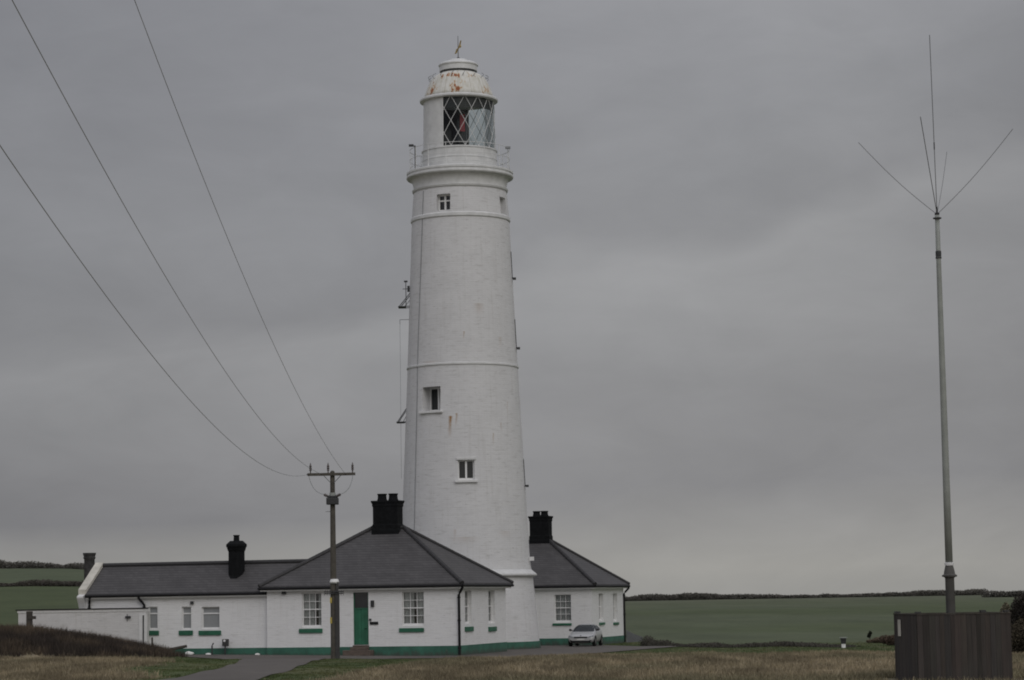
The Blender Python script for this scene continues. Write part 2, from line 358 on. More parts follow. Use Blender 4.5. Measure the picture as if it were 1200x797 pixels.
# ------------------------------------------------------------------ buildings: frames
TW = atY(546.9, 758.5, 168.); TX, TY = TW[0], 168.; TZ = .06
C1 = Frame((*atY(538, 767.6, 148)[:2], .1), -16)
C2 = Frame((*atY(694.5, 756.3, 177)[:2], .02), -16)
RUST = []
def tower_r(xl, xr, y): return (atY(xr, y, TY)[0] - atY(xl, y, TY)[0]) / 2
def tower_z(y, x=543): return atY(x, y, TY)[2] - TZ
def tower_ang(px, py):                       # azimuth (0 = facing camera) of a point on the shaft, and its height
    P = atY(px, py, TY); r = shaft_r(P[2] - TZ); s = (P[0] - TX) / r; s = max(-.99, min(.99, s)); a = math.asin(s)
    Y = TY - r * math.cos(a); P = atY(px, py, Y); s = (P[0] - TX) / r
    return math.asin(max(-.999, min(.999, s))), P[2] - TZ
def shaft_r(z):
    return float(np.interp(z, SH_Z, SH_R))
SH = [(759.5, 86.2), (677, 78.8), (660, 75.7), (600, 72.9), (427, 64.3), (252, 56.7), (222, 54.0)]
SH_Z = [tower_z(y) for y, h in SH]; SH_R = [h * 168 / F * 1.0 for y, h in SH]
SH_R = [tower_r(543 - h, 543 + h, y) for y, h in SH]; SH_Z[0] = 0.

DOME_RUST = []
for (px, py, wp, hp_, st_) in [(536.5, 104, 5, 7, 1.), (525, 89, 5, 3, .7), (569, 107, 5, 3.5, .95), (509.4, 104, 5, 6, .85), (536, 89.5, 4, 3, .7), (550, 90, 4, 3, .5)]:
    zz_ = tower_z(py); rad_ = float(np.interp(py, [85, 92, 103, 112], [21, 30.6, 36.3, 41])); a_ = math.asin((px - 538) / rad_); DOME_RUST.append((a_, zz_ - .2 * rad_ * .058 * math.cos(a_), 1.5 * wp / rad_, 1.5 * hp_ * .058, st_))
build_materials_later = True
for (px, py, ln, w, st) in [(527.5, 487, 1.5, .16, 1.3), (534.5, 484, .9, .10, .9), (577.5, 507, .9, .08, .55), (587, 495, .7, .08, .5), (594, 470, 1.2, .08, .35),
                            (543.5, 388, .6, .08, .7), (504, 423, .5, .9, .25), (561, 355, .9, .5, .35), (586, 395, .8, .2, .3), (533, 620, 1.0, .10, .3), (546, 629, .5, .9, .25), (592, 622, .6, .6, .2)]:
    a, z = tower_ang(px, py); RUST.append((a * 4.0, z, ln, w, st))
build_materials()

# ================================================================== SETTING
def terrain():
    ys = np.concatenate([np.arange(-30, 60, 6), np.arange(60, 150, .5), np.arange(150, 210, 1.), np.geomspace(210, 5000, 60)])
    core = np.arange(-46, 46.1, .5); out = np.geomspace(47, 2600, 40); xs = np.concatenate([-out[::-1], core, out])
    X, Y = np.meshgrid(xs, ys); Z = ground(X, Y)
    Z = Z + (fbm(X * 1.3, Y * 1.3, 3) - .5) * .10 * (1 - sm(132, 141, Y)) * sm(30, 60, Y)
    V = np.stack([X, Y, Z], -1).reshape(-1, 3); nx = len(xs); ny = len(ys)
    i = np.arange(ny - 1)[:, None] * nx + np.arange(nx - 1)[None]; q = np.stack([i, i + 1, i + nx + 1, i + nx], -1).reshape(-1, 4)
    col = ground_col(V[:, 0], V[:, 1])
    o = fast_mesh('ground', V, q, col, M['ground']); o.data.shade_smooth(); tag(o, None, kind='structure')
    return o
def zones(X, Y):
    """weights: dry grass, lawn, scrub, field"""
    n = fbm(X * .22, Y * .10, 11); n2 = fbm(X * .8, Y * .15, 5)
    u = X / np.maximum(Y, 1) * F + 600
    lawn = np.zeros_like(X)
    # lawn on both sides of the drive on the left, a green strip at the edge of the forecourt
    edge = np.interp(u, [150, 300, 360, 400, 440, 480, 540, 640, 740, 900, 1060, 1300], [70, 70, 76, 84, 94, 106, 119, 124, 128, 117, 117, 124])
    lawn = sm(-3.5, 3.5, Y - edge + (n - .5) * 10)
    left = sm(95, 190, u + (n - .5) * 110 - np.interp(Y, [80, 135], [0, 45]) + 12) * (1 - sm(330, 400, u + (n - .5) * 60 + (Y - 110) * -1.2))
    lawn = np.maximum(lawn * sm(150, 330, u), left)
    scr = sm(.06, .62, mound_h(X, Y) + ((fbm(X * .7, Y * .5, 41) - .5) * .6 + (n - .5) * .4) * np.clip(mound_h(X, Y) * 4, 0, 1))
    rb = sm(1160, 1185, u) * sm(104, 110, Y) * (1 - sm(150, 170, Y))
    scr = np.maximum(scr, rb)
    fld = sm(186, 200, Y + (n - .5) * 8 + 24 * sm(735, 760, u))
    lawn = lawn * (1 - scr)
    return lawn, scr, fld, n, n2
def mound_h(X, Y):
    h = np.interp(X, [-60, -40, -27.5, -25.6, -23, -20.6, -19.3, -18.2], [1.3, 1.4, 1.55, 1.3, .92, .42, .16, 0])
    q = np.clip((Y - 140.3) / np.where(Y < 140.3, 7.5, 6.5), -1, 1); return h * np.cos(q * PI / 2) ** 2 * 1.2
DRY = np.array([.258, .218, .146]); DRY2 = np.array([.150, .126, .084]); DRY3 = np.array([.150, .140, .088])
LAWN = np.array([.068, .088, .036]); LAWN2 = np.array([.098, .104, .050]); SCR = np.array([.052, .043, .037]); SCR2 = np.array([.105, .082, .060])
FLD = np.array([.086, .102, .060]); FLD2 = np.array([.074, .092, .046]); FLDL = np.array([.066, .084, .039])
def lerp(a, b, t): return a + (b - a) * t[:, None]
def ground_col(X, Y):
    lawn, scr, fld, n, n2 = zones(X, Y)
    c = lerp(np.repeat(DRY[None], len(X), 0), DRY2, sm(.35, .7, n2)); c = lerp(c, DRY3, .7 * sm(.45, .7, n))
    c = lerp(c, lerp(np.repeat(LAWN[None], len(X), 0), LAWN2, sm(.4, .75, n2)), lawn)
    c = lerp(c, SCR, scr)
    u = X / np.maximum(Y, 1) * F + 600
    row = fbm(X * .02, Y * .012, 23); row2 = fbm(X * .01, Y * .09, 31)
    f = lerp(np.repeat(FLD[None], len(X), 0), FLD2, sm(.35, .65, row)); f = f * (1 + .14 * (row2 - .5) + .35 * (fbm(X * .12, Y * .05, 77) - .5))[:, None]
    f = lerp(f, FLDL, sm(600, 300, u) if False else 1 - sm(300, 600, u)); f = lerp(f, np.array([.082, .100, .058]), (1 - sm(300, 600, u)) * sm(495, 520, Y))
    f = lerp(f, np.array([.112, .118, .084]), sm(420, 680, Y) * sm(300, 700, u) * .6)  # field turns paler and greyer far off: distance haze mixed into its colour
    return lerp(c, f, fld)
terrain()

# ---- drive: two strips of one worn asphalt sheet
def strip(mb, A, B, lift, nu=60, nv=14):
    A = np.array(A, float); B = np.array(B, float)
    def rs(P, n):
        d = np.concatenate([[0], np.cumsum(np.linalg.norm(np.diff(P, axis=0), axis=1))]); t = np.linspace(0, d[-1], n); return np.stack([np.interp(t, d, P[:, k]) for k in range(2)], -1)
    a, b = rs(A, nu), rs(B, nu); vs = []
    wob = (fbm(np.arange(nu) * .2, np.zeros(nu), 4) - .5) * .25; wob2 = (fbm(np.arange(nu) * .2, np.zeros(nu), 9) - .5) * .25
    for i in range(nu):
        d = (b[i] - a[i]); d = d / np.linalg.norm(d)
        p0, p1 = a[i] + d * wob[i], b[i] + d * wob2[i]
        for j in range(nv + 1):
            p = p0 + (p1 - p0) * j / nv; vs.append((p[0], p[1], gz(p[0], p[1]) + lift))
    mb.add(vs, [(i * (nv + 1) + j, i * (nv + 1) + j + 1, (i + 1) * (nv + 1) + j + 1, (i + 1) * (nv + 1) + j) for i in range(nu - 1) for j in range(nv)])
def on_ground(pts): return [tuple(trace(*p)[:2]) for p in pts]
ACC_L = on_ground([(150, 806), (192, 797), (228, 790), (262, 783)]) ; ACC_R = on_ground([(262, 806), (302, 797), (330, 789.5), (346, 783)])
print('access', [tuple(round(v, 1) for v in p) for p in ACC_L + ACC_R])
ACC_L = [(ACC_L[0][0] - 2.0, 60), *ACC_L, (-12.7, 113), (-13.8, 125), (-15.2, 136), (-17.2, 142), (-20.3, 146)]
ACC_R = [(ACC_R[0][0] - .5, 60), *ACC_R, (-9.1, 109), (-9.5, 121), (-9.5, 131), (-8.6, 138), (-5.5, 142)]
mb = MB()
strip(mb, ACC_L, ACC_R, .035)
def loc(fr, x, y): p = fr.o + fr.x * x + fr.y * y; return (p[0], p[1])
NEAR = [(-20.5, 146.6), (-15, 143.6), (-9, 141.6), (-4, 140.2), (0, 139.2), (2, 141.5), (4.8, 148.3), (8.4, 158.8), (10.2, 163.6), (11.4, 166.6)]
FARE = [(-20.5, 156), (-14, 156), (-9, 156), (-4, 162), (-1, 172), (1, 180), (4, 181), (5.6, 177.5), (8.2, 168.6), (11.6, 167.4)]
strip(mb, NEAR, FARE, .04, 90, 30)
tag(mb.build('driveway', M['asphalt'], smooth=True), None, kind='structure')

# ================================================================== WINDOWS
def wall_T(side, plane):
    if side == 'front': return lambda u, d, z: (u, plane + d, z)
    return lambda u, d, z: (plane - d, u, z)
def tbox(mb, T, u0, u1, d0, d1, z0, z1):
    p = [T(u, d, z) for z in (z0, z1) for d in (d0, d1) for u in (u0, u1)]
    a = np.array(p); mb.box(*sum(([a[:, k].min(), a[:, k].max()] for k in range(3)), []))
def opening(mb, T, u0, u1, z0, z1, depth=.45): tbox(mb, T, u0, u1, -.3, depth, z0, z1)
def curtain(parent, T, u0, u1, d, z0, z1, amp=.018, wl=.11):
    n = max(8, int((u1 - u0) / .018)); vs = []
    for z in (z0, z1):
        for k in range(n + 1):
            u = u0 + (u1 - u0) * k / n; vs.append(T(u, d + amp * math.sin(u * 2 * PI / wl + z) + .01 * math.sin(u * 23), z))
    mb = MB(); mb.add(vs, [(k, k + 1, n + 2 + k, n + 1 + k) for k in range(n)]); return mb.build('curtain', M['curtain'], parent, True)
def sash_window(parent, T, u0, u1, z0, z1, cols=3, rows=4, inset=.13, curtains=(), sill=None, lower=.14):
    mb = MB(); fr = .055; zb = z0 + lower
    tbox(mb, T, u0, u0 + fr, inset, inset + .10, z0, z1); tbox(mb, T, u1 - fr, u1, inset, inset + .10, z0, z1)
    tbox(mb, T, u0 + fr, u1 - fr, inset, inset + .10, z1 - fr, z1); tbox(mb, T, u0 + fr, u1 - fr, inset, inset + .10, z0, zb)
    a, b, c, d = u0 + fr, u1 - fr, zb, z1 - fr
    for k in range(1, cols): u = a + (b - a) * k / cols; tbox(mb, T, u - .017, u + .017, inset + .02, inset + .07, c, d)
    for k in range(1, rows):
        z = c + (d - c) * k / rows; h = .032 if k * 2 == rows else .017; tbox(mb, T, a, b, inset + (.015 if k * 2 == rows else .025), inset + .075, z - h, z + h)
    w = mb.build('window', M['white_trim'], parent)
    g = MB(); g.add([T(a, inset + .08, c), T(b, inset + .08, c), T(b, inset + .08, d), T(a, inset + .08, d)], [(0, 1, 2, 3)]); g.build('pane', M['glass'], w)
    r = MB(); tbox(r, T, u0 + .01, u1 - .01, .40, .43, z0, z1); r.build('room_dark_sheet', M['room'], w)  # dark sheet painted as the unlit room behind the glass
    for (f0, f1) in curtains: curtain(w, T, a + (b - a) * f0, a + (b - a) * f1, .30, c - .03, d + .03)
    if sill:
        s = MB(); tbox(s, T, sill[0], sill[1], -.09, .03, sill[2], sill[3]); s.build('sill', M['green'], w, bevel=.015)
    return w
def casement(parent, T, u0, u1, z0, z1, sill=None, inset=.12):
    mb = MB(); fr = .06; zt = z0 + (z1 - z0) * .70
    tbox(mb, T, u0, u0 + fr, inset, inset + .09, z0, z1); tbox(mb, T, u1 - fr, u1, inset, inset + .09, z0, z1)
    for a, b in ((z0, z0 + .09), (zt - .04, zt + .04), (z1 - fr, z1)): tbox(mb, T, u0 + fr, u1 - fr, inset, inset + .09, a, b)
    w = mb.build('window', M['white_trim'], parent)
    g = MB(); tbox(g, T, u0 + fr, u1 - fr, inset + .05, inset + .06, z0 + .09, zt - .04); g.build('pane', M['grey_glass'], w)
    g = MB(); tbox(g, T, u0 + fr, u1 - fr, inset + .05, inset + .06, zt + .04, z1 - fr); g.build('pane', M['grey_glass'], w)
    if sill:
        s = MB(); tbox(s, T, sill[0], sill[1], -.09, .03, sill[2], sill[3]); s.build('sill', M['green'], w, bevel=.015)
    return w

def hip_roof(parent, x0, x1, y0, y1, ze, zr, oh=.36, ridge=.9):
    cx, cy = (x0 + x1) / 2, (y0 + y1) / 2; X0, X1, Y0, Y1 = x0 - oh, x1 + oh, y0 - oh, y1 + oh
    rl = max(ridge, (X1 - X0) - (Y1 - Y0)) / 2
    A = [(X0, Y0), (X1, Y0), (X1, Y1), (X0, Y1)]; r0, r1 = (cx - rl, cy, zr), (cx + rl, cy, zr)
    mb = MB(); th = .10
    v = [(*p, ze - th) for p in A] + [(*p, ze) for p in A] + [r0, r1]
    mb.add(v, [(3, 2, 1, 0), (0, 1, 5, 4), (1, 2, 6, 5), (2, 3, 7, 6), (3, 0, 4, 7), (4, 5, 9, 8), (5, 6, 9), (6, 7, 8, 9), (7, 4, 8)])
    roof = mb.build('roof', M['slate'], parent)
    h = MB()
    for c, e in ((4, 8), (5, 9), (6, 9), (7, 8)):
        p, q = np.array(v[c]), np.array(v[e]); d = q - p; n = 18
        for k in range(n):                                    # lapped ridge tiles up each hip
            a, b = p + d * (k / n), p + d * ((k + 1) / n + .012); h.tube(a + [0, 0, .02], b + [0, 0, .035], .145, .125, 8)
    h.tube(np.array(r0) + [0, 0, .02], np.array(r1) + [0, 0, .02], .13, n=8)
    h.build('hip_tiles', M['ridge'], roof, sharp=40)
    f = MB(); b = .05
    for (u0, u1, v0, v1) in ((X0 + b, X1 - b, Y0 + b, Y0 + b + .03), (X0 + b, X1 - b, Y1 - b - .03, Y1 - b), (X0 + b, X0 + b + .03, Y0 + b + .03, Y1 - b - .03), (X1 - b - .03, X1 - b, Y0 + b + .03, Y1 - b - .03)):
        f.box(u0, u1, v0, v1, ze - th - .20, ze - th - .003)
    f.box(X0 + b + .031, X1 - b - .031, Y0 + b + .031, Y1 - b - .031, ze - th - .17, ze - th - .14)
    f.build('fascia', M['white_trim'], parent)
    g = MB(); zg = ze - th - .03; o = .02; r = .085
    Q = [(X0 - o, Y0 - o, zg), (X1 + o, Y0 - o, zg), (X1 + o, Y1 + o, zg), (X0 - o, Y1 + o, zg)]
    for k in range(4): g.tube(Q[k], Q[(k + 1) % 4], r, n=8)
    g.build('gutter', M['black'], parent, sharp=40)
    return roof
def chimney_stack(parent, cx, cy, zb, w, d, zt, pots, mat, pot_h=.5, pot_r=.26):
    mb = MB(); h = zt - zb
    prof = [(1.10, zb - 1.2), (1.10, zb + h * .10), (1.06, zb + h * .16), (1.06, zb + h * .26), (1.0, zb + h * .30), (1.0, zt - h * .20), (1.05, zt - h * .16), (1.05, zt - h * .10), (1.13, zt - h * .04), (1.13, zt)]
    vs = []
    for s, z in prof: vs += [(cx - s * w / 2, cy - s * d / 2, z), (cx + s * w / 2, cy - s * d / 2, z), (cx + s * w / 2, cy + s * d / 2, z), (cx - s * w / 2, cy + s * d / 2, z)]
    fs = [(4 * i + k, 4 * i + (k + 1) % 4, 4 * i + 4 + (k + 1) % 4, 4 * i + 4 + k) for i in range(len(prof) - 1) for k in range(4)]
    n = len(vs); fs += [(3, 2, 1, 0), (n - 4, n - 3, n - 2, n - 1)]; mb.add(vs, fs)
    c = mb.build('chimney', mat, parent, bevel=.02)
    for (px, py) in pots:
        p = MB(); x, y = cx + px, cy + py
        p.lathe([(pot_r, zt - .02), (pot_r * 1.02, zt + .06), (pot_r * .93, zt + .10), (pot_r * .86, zt + pot_h - .1), (pot_r * .98, zt + pot_h - .06), (pot_r * .98, zt + pot_h), (pot_r * .7, zt + pot_h), (pot_r * .66, zt + pot_h - .2)], 20, cx=x, cy=y)
        p.build('chimney_pot', mat, c, sharp=35)
    return c
def swan_pipe(parent, x, y, zg, z0, dx, dy, r=.078):
    """downpipe on a wall; swan neck from the gutter at (x+dx, y+dy, zg) in to the wall face"""
    mb = MB(); pts = [(x + dx, y + dy, zg), (x + dx, y + dy, zg - .10), (x + dx * .75, y + dy * .75, zg - .22), (x + dx * .25, y + dy * .25, zg - .42), (x, y, zg - .55), (x, y, zg - .8), (x, y, z0)]
    mb.path(pts, r, 10)
    for z in (zg - .7, (zg + z0) / 2, z0 + .45): mb.tube((x, y, z - .04), (x, y, z + .04), r * 1.35, n=10)
    return mb.build('downpipe', M['black'], parent, sharp=40)

# ================================================================== COTTAGE 1 (front keeper's cottage)
def cottage_one():
    fr = C1; root = thing('keepers_cottage', 'white cottage with green front door, in front of the lighthouse, hipped slate roof', 'cottage', tuple(fr.o), fr.a)
    W = -fr.front(313, 740)[0]; D = fr.side(593, 725)[0]; ze = fr.front(540, 684)[1] + .03
    print('cottage1', W, D, ze)
    D = min(max(D, 8.5), 11.)
    T = wall_T('front', 0.); S = wall_T('side', 0.)
    def fb(x0, y0, x1, y1):
        a, b = fr.front(x0, y1), fr.front(x1, y0); return a[0], b[0], a[1], b[1]
    def sb(x0, y0, x1, y1):
        a, b = fr.side(x0, y1), fr.side(x1, y0); return a[0], b[0], a[1], b[1]
    w1 = fb(354.0, 694.5, 376.5, 735.5); w2 = fb(471.5, 693, 496.5, 733.5); dr = fb(414.5, 694, 431.5, 756)
    s1 = sb(545.2, 692.0, 552.4, 731.5); s2 = sb(572.7, 692.0, 579.6, 730.5)
    zt = ze - .16
    mb = MB(); mb.box(-W, 0, 0, D, -.4, zt); wall = mb.build('wall', M['white_wall'], root)
    c = MB()
    for w in (w1, w2): opening(c, T, *w)
    opening(c, T, dr[0], dr[1], dr[2], dr[3], .3)
    # side windows are narrow openings seen at a shallow angle
    sw = []
    for s in (s1, s2):
        u0, u1 = s[0], s[1]; mid = (u0 + u1) / 2; hw = max(.5, (u1 - u0) / 2); sw.append((mid - hw, mid + hw, s[2], s[3])); opening(c, S, mid - hw, mid + hw, s[2], s[3])
    print('side windows', sw, 'w1', w1, 'door', dr)
    cut(wall, c)
    # plinth: green band, proud of the wall, broken by the door
    zp = .60; p = MB(); p.box(-W - .03, dr[0] - .02, -.03, .05, -.4, zp); p.box(dr[1] + .02, .03, -.03, .05, -.4, zp); p.box(-.05, .03, .05, D + .03, -.4, zp); p.box(-W - .03, -W + .05, .05, D + .03, -.4, zp)
    p.box(dr[0] - .02, dr[1] + .02, -.028, .05, -.4, dr[2] - .02)
    p.build('plinth', M['green_plinth'], root)
    si = fb(350.8, 736.6, 378.0, 742.0); sash_window(root, T, *w1, curtains=((0, .58), (.80, 1)), sill=si)
    si = fb(468.0, 735.8, 497.0, 741.0); sash_window(root, T, *w2, curtains=((0, .48), (.66, 1)), sill=si)
    for k, s in enumerate(sw):
        zz = fr.side(548 if k == 0 else 576, 734.5)[1]; sash_window(root, S, *s, cols=2, curtains=((0, .9),), sill=(s[0] - .12, s[1] + .12, zz - .28, zz), inset=.2)
    # door with dark boarded fanlight
    d = MB(); zz = fr.front(423, 713.2)[1]
    n = 4
    for k in range(n):
        a = dr[0] + .03 + (dr[1] - dr[0] - .06) * k / n; b = dr[0] + .03 + (dr[1] - dr[0] - .06) * (k + 1) / n - .012; tbox(d, T, a, b, .10, .15, dr[2] + .03, zz - .03)
    tbox(d, T, dr[0] + .02, dr[1] - .02, .13, .20, dr[2] + .02, zz); door = d.build('door', M['green'], root)
    h = MB(); h.tube(T(dr[1] - .16, .09, dr[2] + .98), T(dr[1] - .16, .02, dr[2] + .98), .022); h.tube(T(dr[1] - .16, .03, dr[2] + .98), T(dr[1] - .28, .03, dr[2] + .98), .018); h.build('handle', M['black'], door)
    t = MB(); tbox(t, T, dr[0] + .02, dr[1] - .02, .12, .2, zz + .01, dr[3]); fl = t.build('fanlight', M['dark_glass'], root)
    t = MB(); tbox(t, T, dr[0] + .002, dr[0] + .05, .06, .115, dr[2], dr[3] - .003); tbox(t, T, dr[1] - .05, dr[1] - .002, .06, .115, dr[2], dr[3] - .003); tbox(t, T, dr[0] + .05, dr[1] - .05, .06, .115, zz - .02, zz + .035); t.build('door_frame', M['green'], root)
    st = MB(); st.box(dr[0] - .45, dr[1] + .35, -.75, -.03, -.3, dr[2] - .30); st.box(dr[0] - .10, dr[1] + .05, -.40, -.031, dr[2] - .295, dr[2] - .12); st.box(dr[0] - .02, dr[1] + .02, -.14, -.032, dr[2] - .118, dr[2] - .01); st.build('step', M['stone'], root, bevel=.02)
    l = MB(); b = fb(435.0, 703.5, 438.6, 711.3); tbox(l, T, b[0], b[1], -.12, 0.001, b[2], b[3]); l.build('porch_lamp', M['dark_iron'], root, bevel=.02)
    l = MB(); b = fb(433.6, 728.6, 443.2, 732.0); tbox(l, T, b[0], b[1], -.05, .001, b[2], b[3]); l.build('name_board', M['black'], root)
    l = MB(); b = fb(433.0, 724.9, 435.2, 727.8); tbox(l, T, b[0], b[1], -.06, .001, b[2], b[3]); l.build('doorbell', M['dark_iron'], root)
    l = MB(); b = fb(331.0, 689.0, 335.4, 696.5); tbox(l, T, b[0], b[1], -.18, .001, b[2], b[3]); l.build('eaves_lamp', M['dark_iron'], root, bevel=.03)
    zr = ze + (5.0 + .36) * .655
    hip_roof(root, -W, 0, 0, D, ze, zr)
    cx, cy = -W / 2, D / 2
    zc = atY(453, 586.5, 154)[2] - fr.o[2]; chimney_stack(root, cx, cy, zr - .35, 1.62, 1.05, zc, [(-.36, 0), (.37, 0)], M['chimney'], .44, .31)
    swan_pipe(root, .07, -.10, ze - .14, .02, .32, -.28)
    return root, W, D, ze, zr
c1 = cottage_one()

# ================================================================== WING
def wing():
    fr = C1; W = c1[1]; root = thing('cottage_wing', 'long low white wing with gabled slate roof, left of the cottage with the green door', 'building', tuple(fr.o), fr.a)
    y0 = .30; dep = 4.7; T = wall_T('front', y0); x1 = -W; x0 = fr.front(94.2, 692, y0)[0]
    ze = fr.front(200, 695, y0 - .25)[1]; cy = y0 + dep / 2; zr = 0
    print('wing', x0, x1, ze, zr, (fr.front(118, 659, cy)[1], fr.front(340, 657.5, cy)[1]))
    zr = fr.front(240, 659.6, cy)[1] - .06
    def fb(a0, b0, a1, b1):
        a, b = fr.front(a0, b1, y0), fr.front(a1, b0, y0); return a[0], b[0], a[1], b[1]
    wt = ze - .14
    mb = MB(); mb.box(x0, x1 + .1, y0, y0 + dep, -.4, wt); wall = mb.build('wall', M['white_wall'], root)
    ws = [(fb(173.8, 711.0, 184.6, 737.8), fb(171.2, 739.0, 186.4, 744.6)), (fb(213.0, 711.0, 224.0, 737.8), fb(210.0, 738.8, 226.2, 744.6)), (fb(236.4, 711.0, 257.2, 737.2), fb(233.2, 738.8, 259.2, 744.6))]
    c = MB()
    for w, s in ws: opening(c, T, *w, .3)
    cut(wall, c)
    for w, s in ws: casement(root, T, *w, sill=s)
    p = MB(); p.box(x0, x1 - .031, y0 - .03, y0 + .05, -.4, .60); p.build('plinth', M['green_plinth'], root)
    # gable with raked parapet at the left end
    g = MB(); th = .42; k = .34; xa, xb = x0 - .02, x0 + th
    prof = [(y0, wt - .002), (y0 + dep, wt - .002), (cy, zr - .10)]
    g.add([(xa, y, z) for y, z in prof] + [(xb, y, z) for y, z in prof], [(0, 2, 1), (3, 4, 5), (0, 1, 4, 3), (1, 2, 5, 4), (2, 0, 3, 5)]); g.build('gable', M['white_wall'], root)
    co = MB(); sl = (zr - ze) / (dep / 2 + .25)
    for sgn in (-1, 1):
        ya = cy; yb = cy + sgn * (dep / 2 + .12); za = zr + .22; zb = zr + .22 - abs(yb - cy) * sl
        co.add([(xa - .06, ya, za - .30), (xa - .06, ya, za), (xb + .04, ya, za), (xb + .04, ya, za - .30), (xa - .06, yb, zb - .30), (xa - .06, yb, zb), (xb + .04, yb, zb), (xb + .04, yb, zb - .30)],
               [(0, 1, 5, 4), (1, 2, 6, 5), (2, 3, 7, 6), (3, 0, 4, 7), (4, 5, 6, 7), (3, 2, 1, 0)])
    co.build('gable_coping', M['cope'], root)
    for sgn in (-1, 1):
        kn = MB()
        yf = y0 - .002 if sgn < 0 else y0 + dep + .002; yo = yf + sgn * .42; pr = [(yf, wt - .75), (yf + sgn * .10, wt - .74), (yf + sgn * .22, wt - .45), (yo, wt - .08), (yo, wt + .02), (yf, wt + .20)]
        n = len(pr); kn.add([(xa - .02, y, z) for y, z in pr] + [(xb - .05, y, z) for y, z in pr], [tuple(range(n))[::sgn], tuple(range(n, 2 * n))[::-sgn]] + [(i, (i + 1) % n, n + (i + 1) % n, n + i) for i in range(n)])
        kn.build('kneeler', M['white'], root)
    # roof
    r = MB(); oh = .26; xl = xb + .042; xe = x1 - .02; xr = x1 + 2.3; ye = y0 - oh; yr = y0 + dep + oh; t = .10
    v = [(xl, ye, ze), (xe, ye, ze), (xr, cy, zr), (xl, cy, zr), (xe, yr, ze), (xl, yr, ze)]; v += [(a, b, c_ - t) for a, b, c_ in v]
    r.add(v, [(0, 1, 2, 3), (3, 2, 4, 5), (9, 8, 7, 6), (11, 10, 8, 9), (0, 6, 7, 1), (1, 7, 8, 2), (2, 8, 10, 4), (4, 10, 11, 5), (3, 9, 6, 0), (5, 11, 9, 3)])
    roof = r.build('roof', M['slate'], root)
    rt = MB(); n = 40
    for i in range(n): a = xl + (xr - xl) * i / n; b = xl + (xr - xl) * (i + 1) / n + .02; rt.tube((a, cy, zr + .02), (b, cy, zr + .03), .15, .135, 8)
    rt.build('ridge_tiles', M['ridge'], roof, sharp=40)
    f = MB(); f.box(xl, xe, ye + .03, ye + .06, ze - t - .19, ze - t - .003); f.box(xl, xe, ye + .061, y0, ze - t - .17, ze - t - .14); f.build('fascia', M['white_trim'], root)
    gt = MB(); gt.tube((xl, ye - .03, ze - .12), (xe - .02, ye - .03, ze - .12), .085, n=8); gt.build('gutter', M['black'], root, sharp=40)
    # chimneys
    q = fr.front(277, 683, y0 + 1.4); zt = fr.front(277, 638, y0 + 1.4)[1]; w = 1.0
    mb = MB(); cxx, cyy = q[0], y0 + 1.45; h0 = ze + .3
    pr = [(.56, h0), (.56, q[1] + .25), (.50, q[1] + .45), (.50, zt - .45), (.54, zt - .38), (.60, zt - .18), (.64, zt - .14), (.64, zt), (.40, zt + .22)]
    mb.lathe(pr, 8, a0=PI / 8, a1=2 * PI + PI / 8, cx=cxx, cy=cyy); c = mb.build('chimney', M['chimney'], root)
    p = MB(); p.lathe([(.19, zt + .2), (.17, zt + .50), (.20, zt + .52), (.20, zt + .58), (.13, zt + .58), (.12, zt + .4)], 16, cx=cxx, cy=cyy); p.build('chimney_pot', M['chimney'], c, sharp=40)
    yb = cy + 1.2; q = fr.front(104.8, 676, yb); zt = fr.front(104.8, 648, yb)[1]; mb = MB()
    pr = [(.34, wt - 1), (.34, zt - .62), (.335, zt - .42), (.39, zt - .34), (.39, zt - .27), (.36, zt - .24), (.42, zt - .06), (.42, zt), (.26, zt), (.24, zt - .2)]
    mb.lathe(pr, 20, cx=q[0], cy=yb); mb.build('chimney', M['soot'], root, sharp=40)
    # drains, lamps, meter
    a = fr.front(105.3, 705, y0); swan_pipe(root, a[0], y0 - .09, ze - .16, 1.6, .12, -.18)
    a = fr.front(169.7, 705, y0); swan_pipe(root, a[0], y0 - .09, ze - .16, .8, -.30, -.18)
    l = MB(); b = fb(223.6, 704.6, 227.2, 708.2); tbox(l, T, b[0], b[1], -.14, .001, b[2], b[3]); l.build('wall_lamp', M['dark_iron'], root, bevel=.03)
    return root, x0, y0, ze
wg = wing()

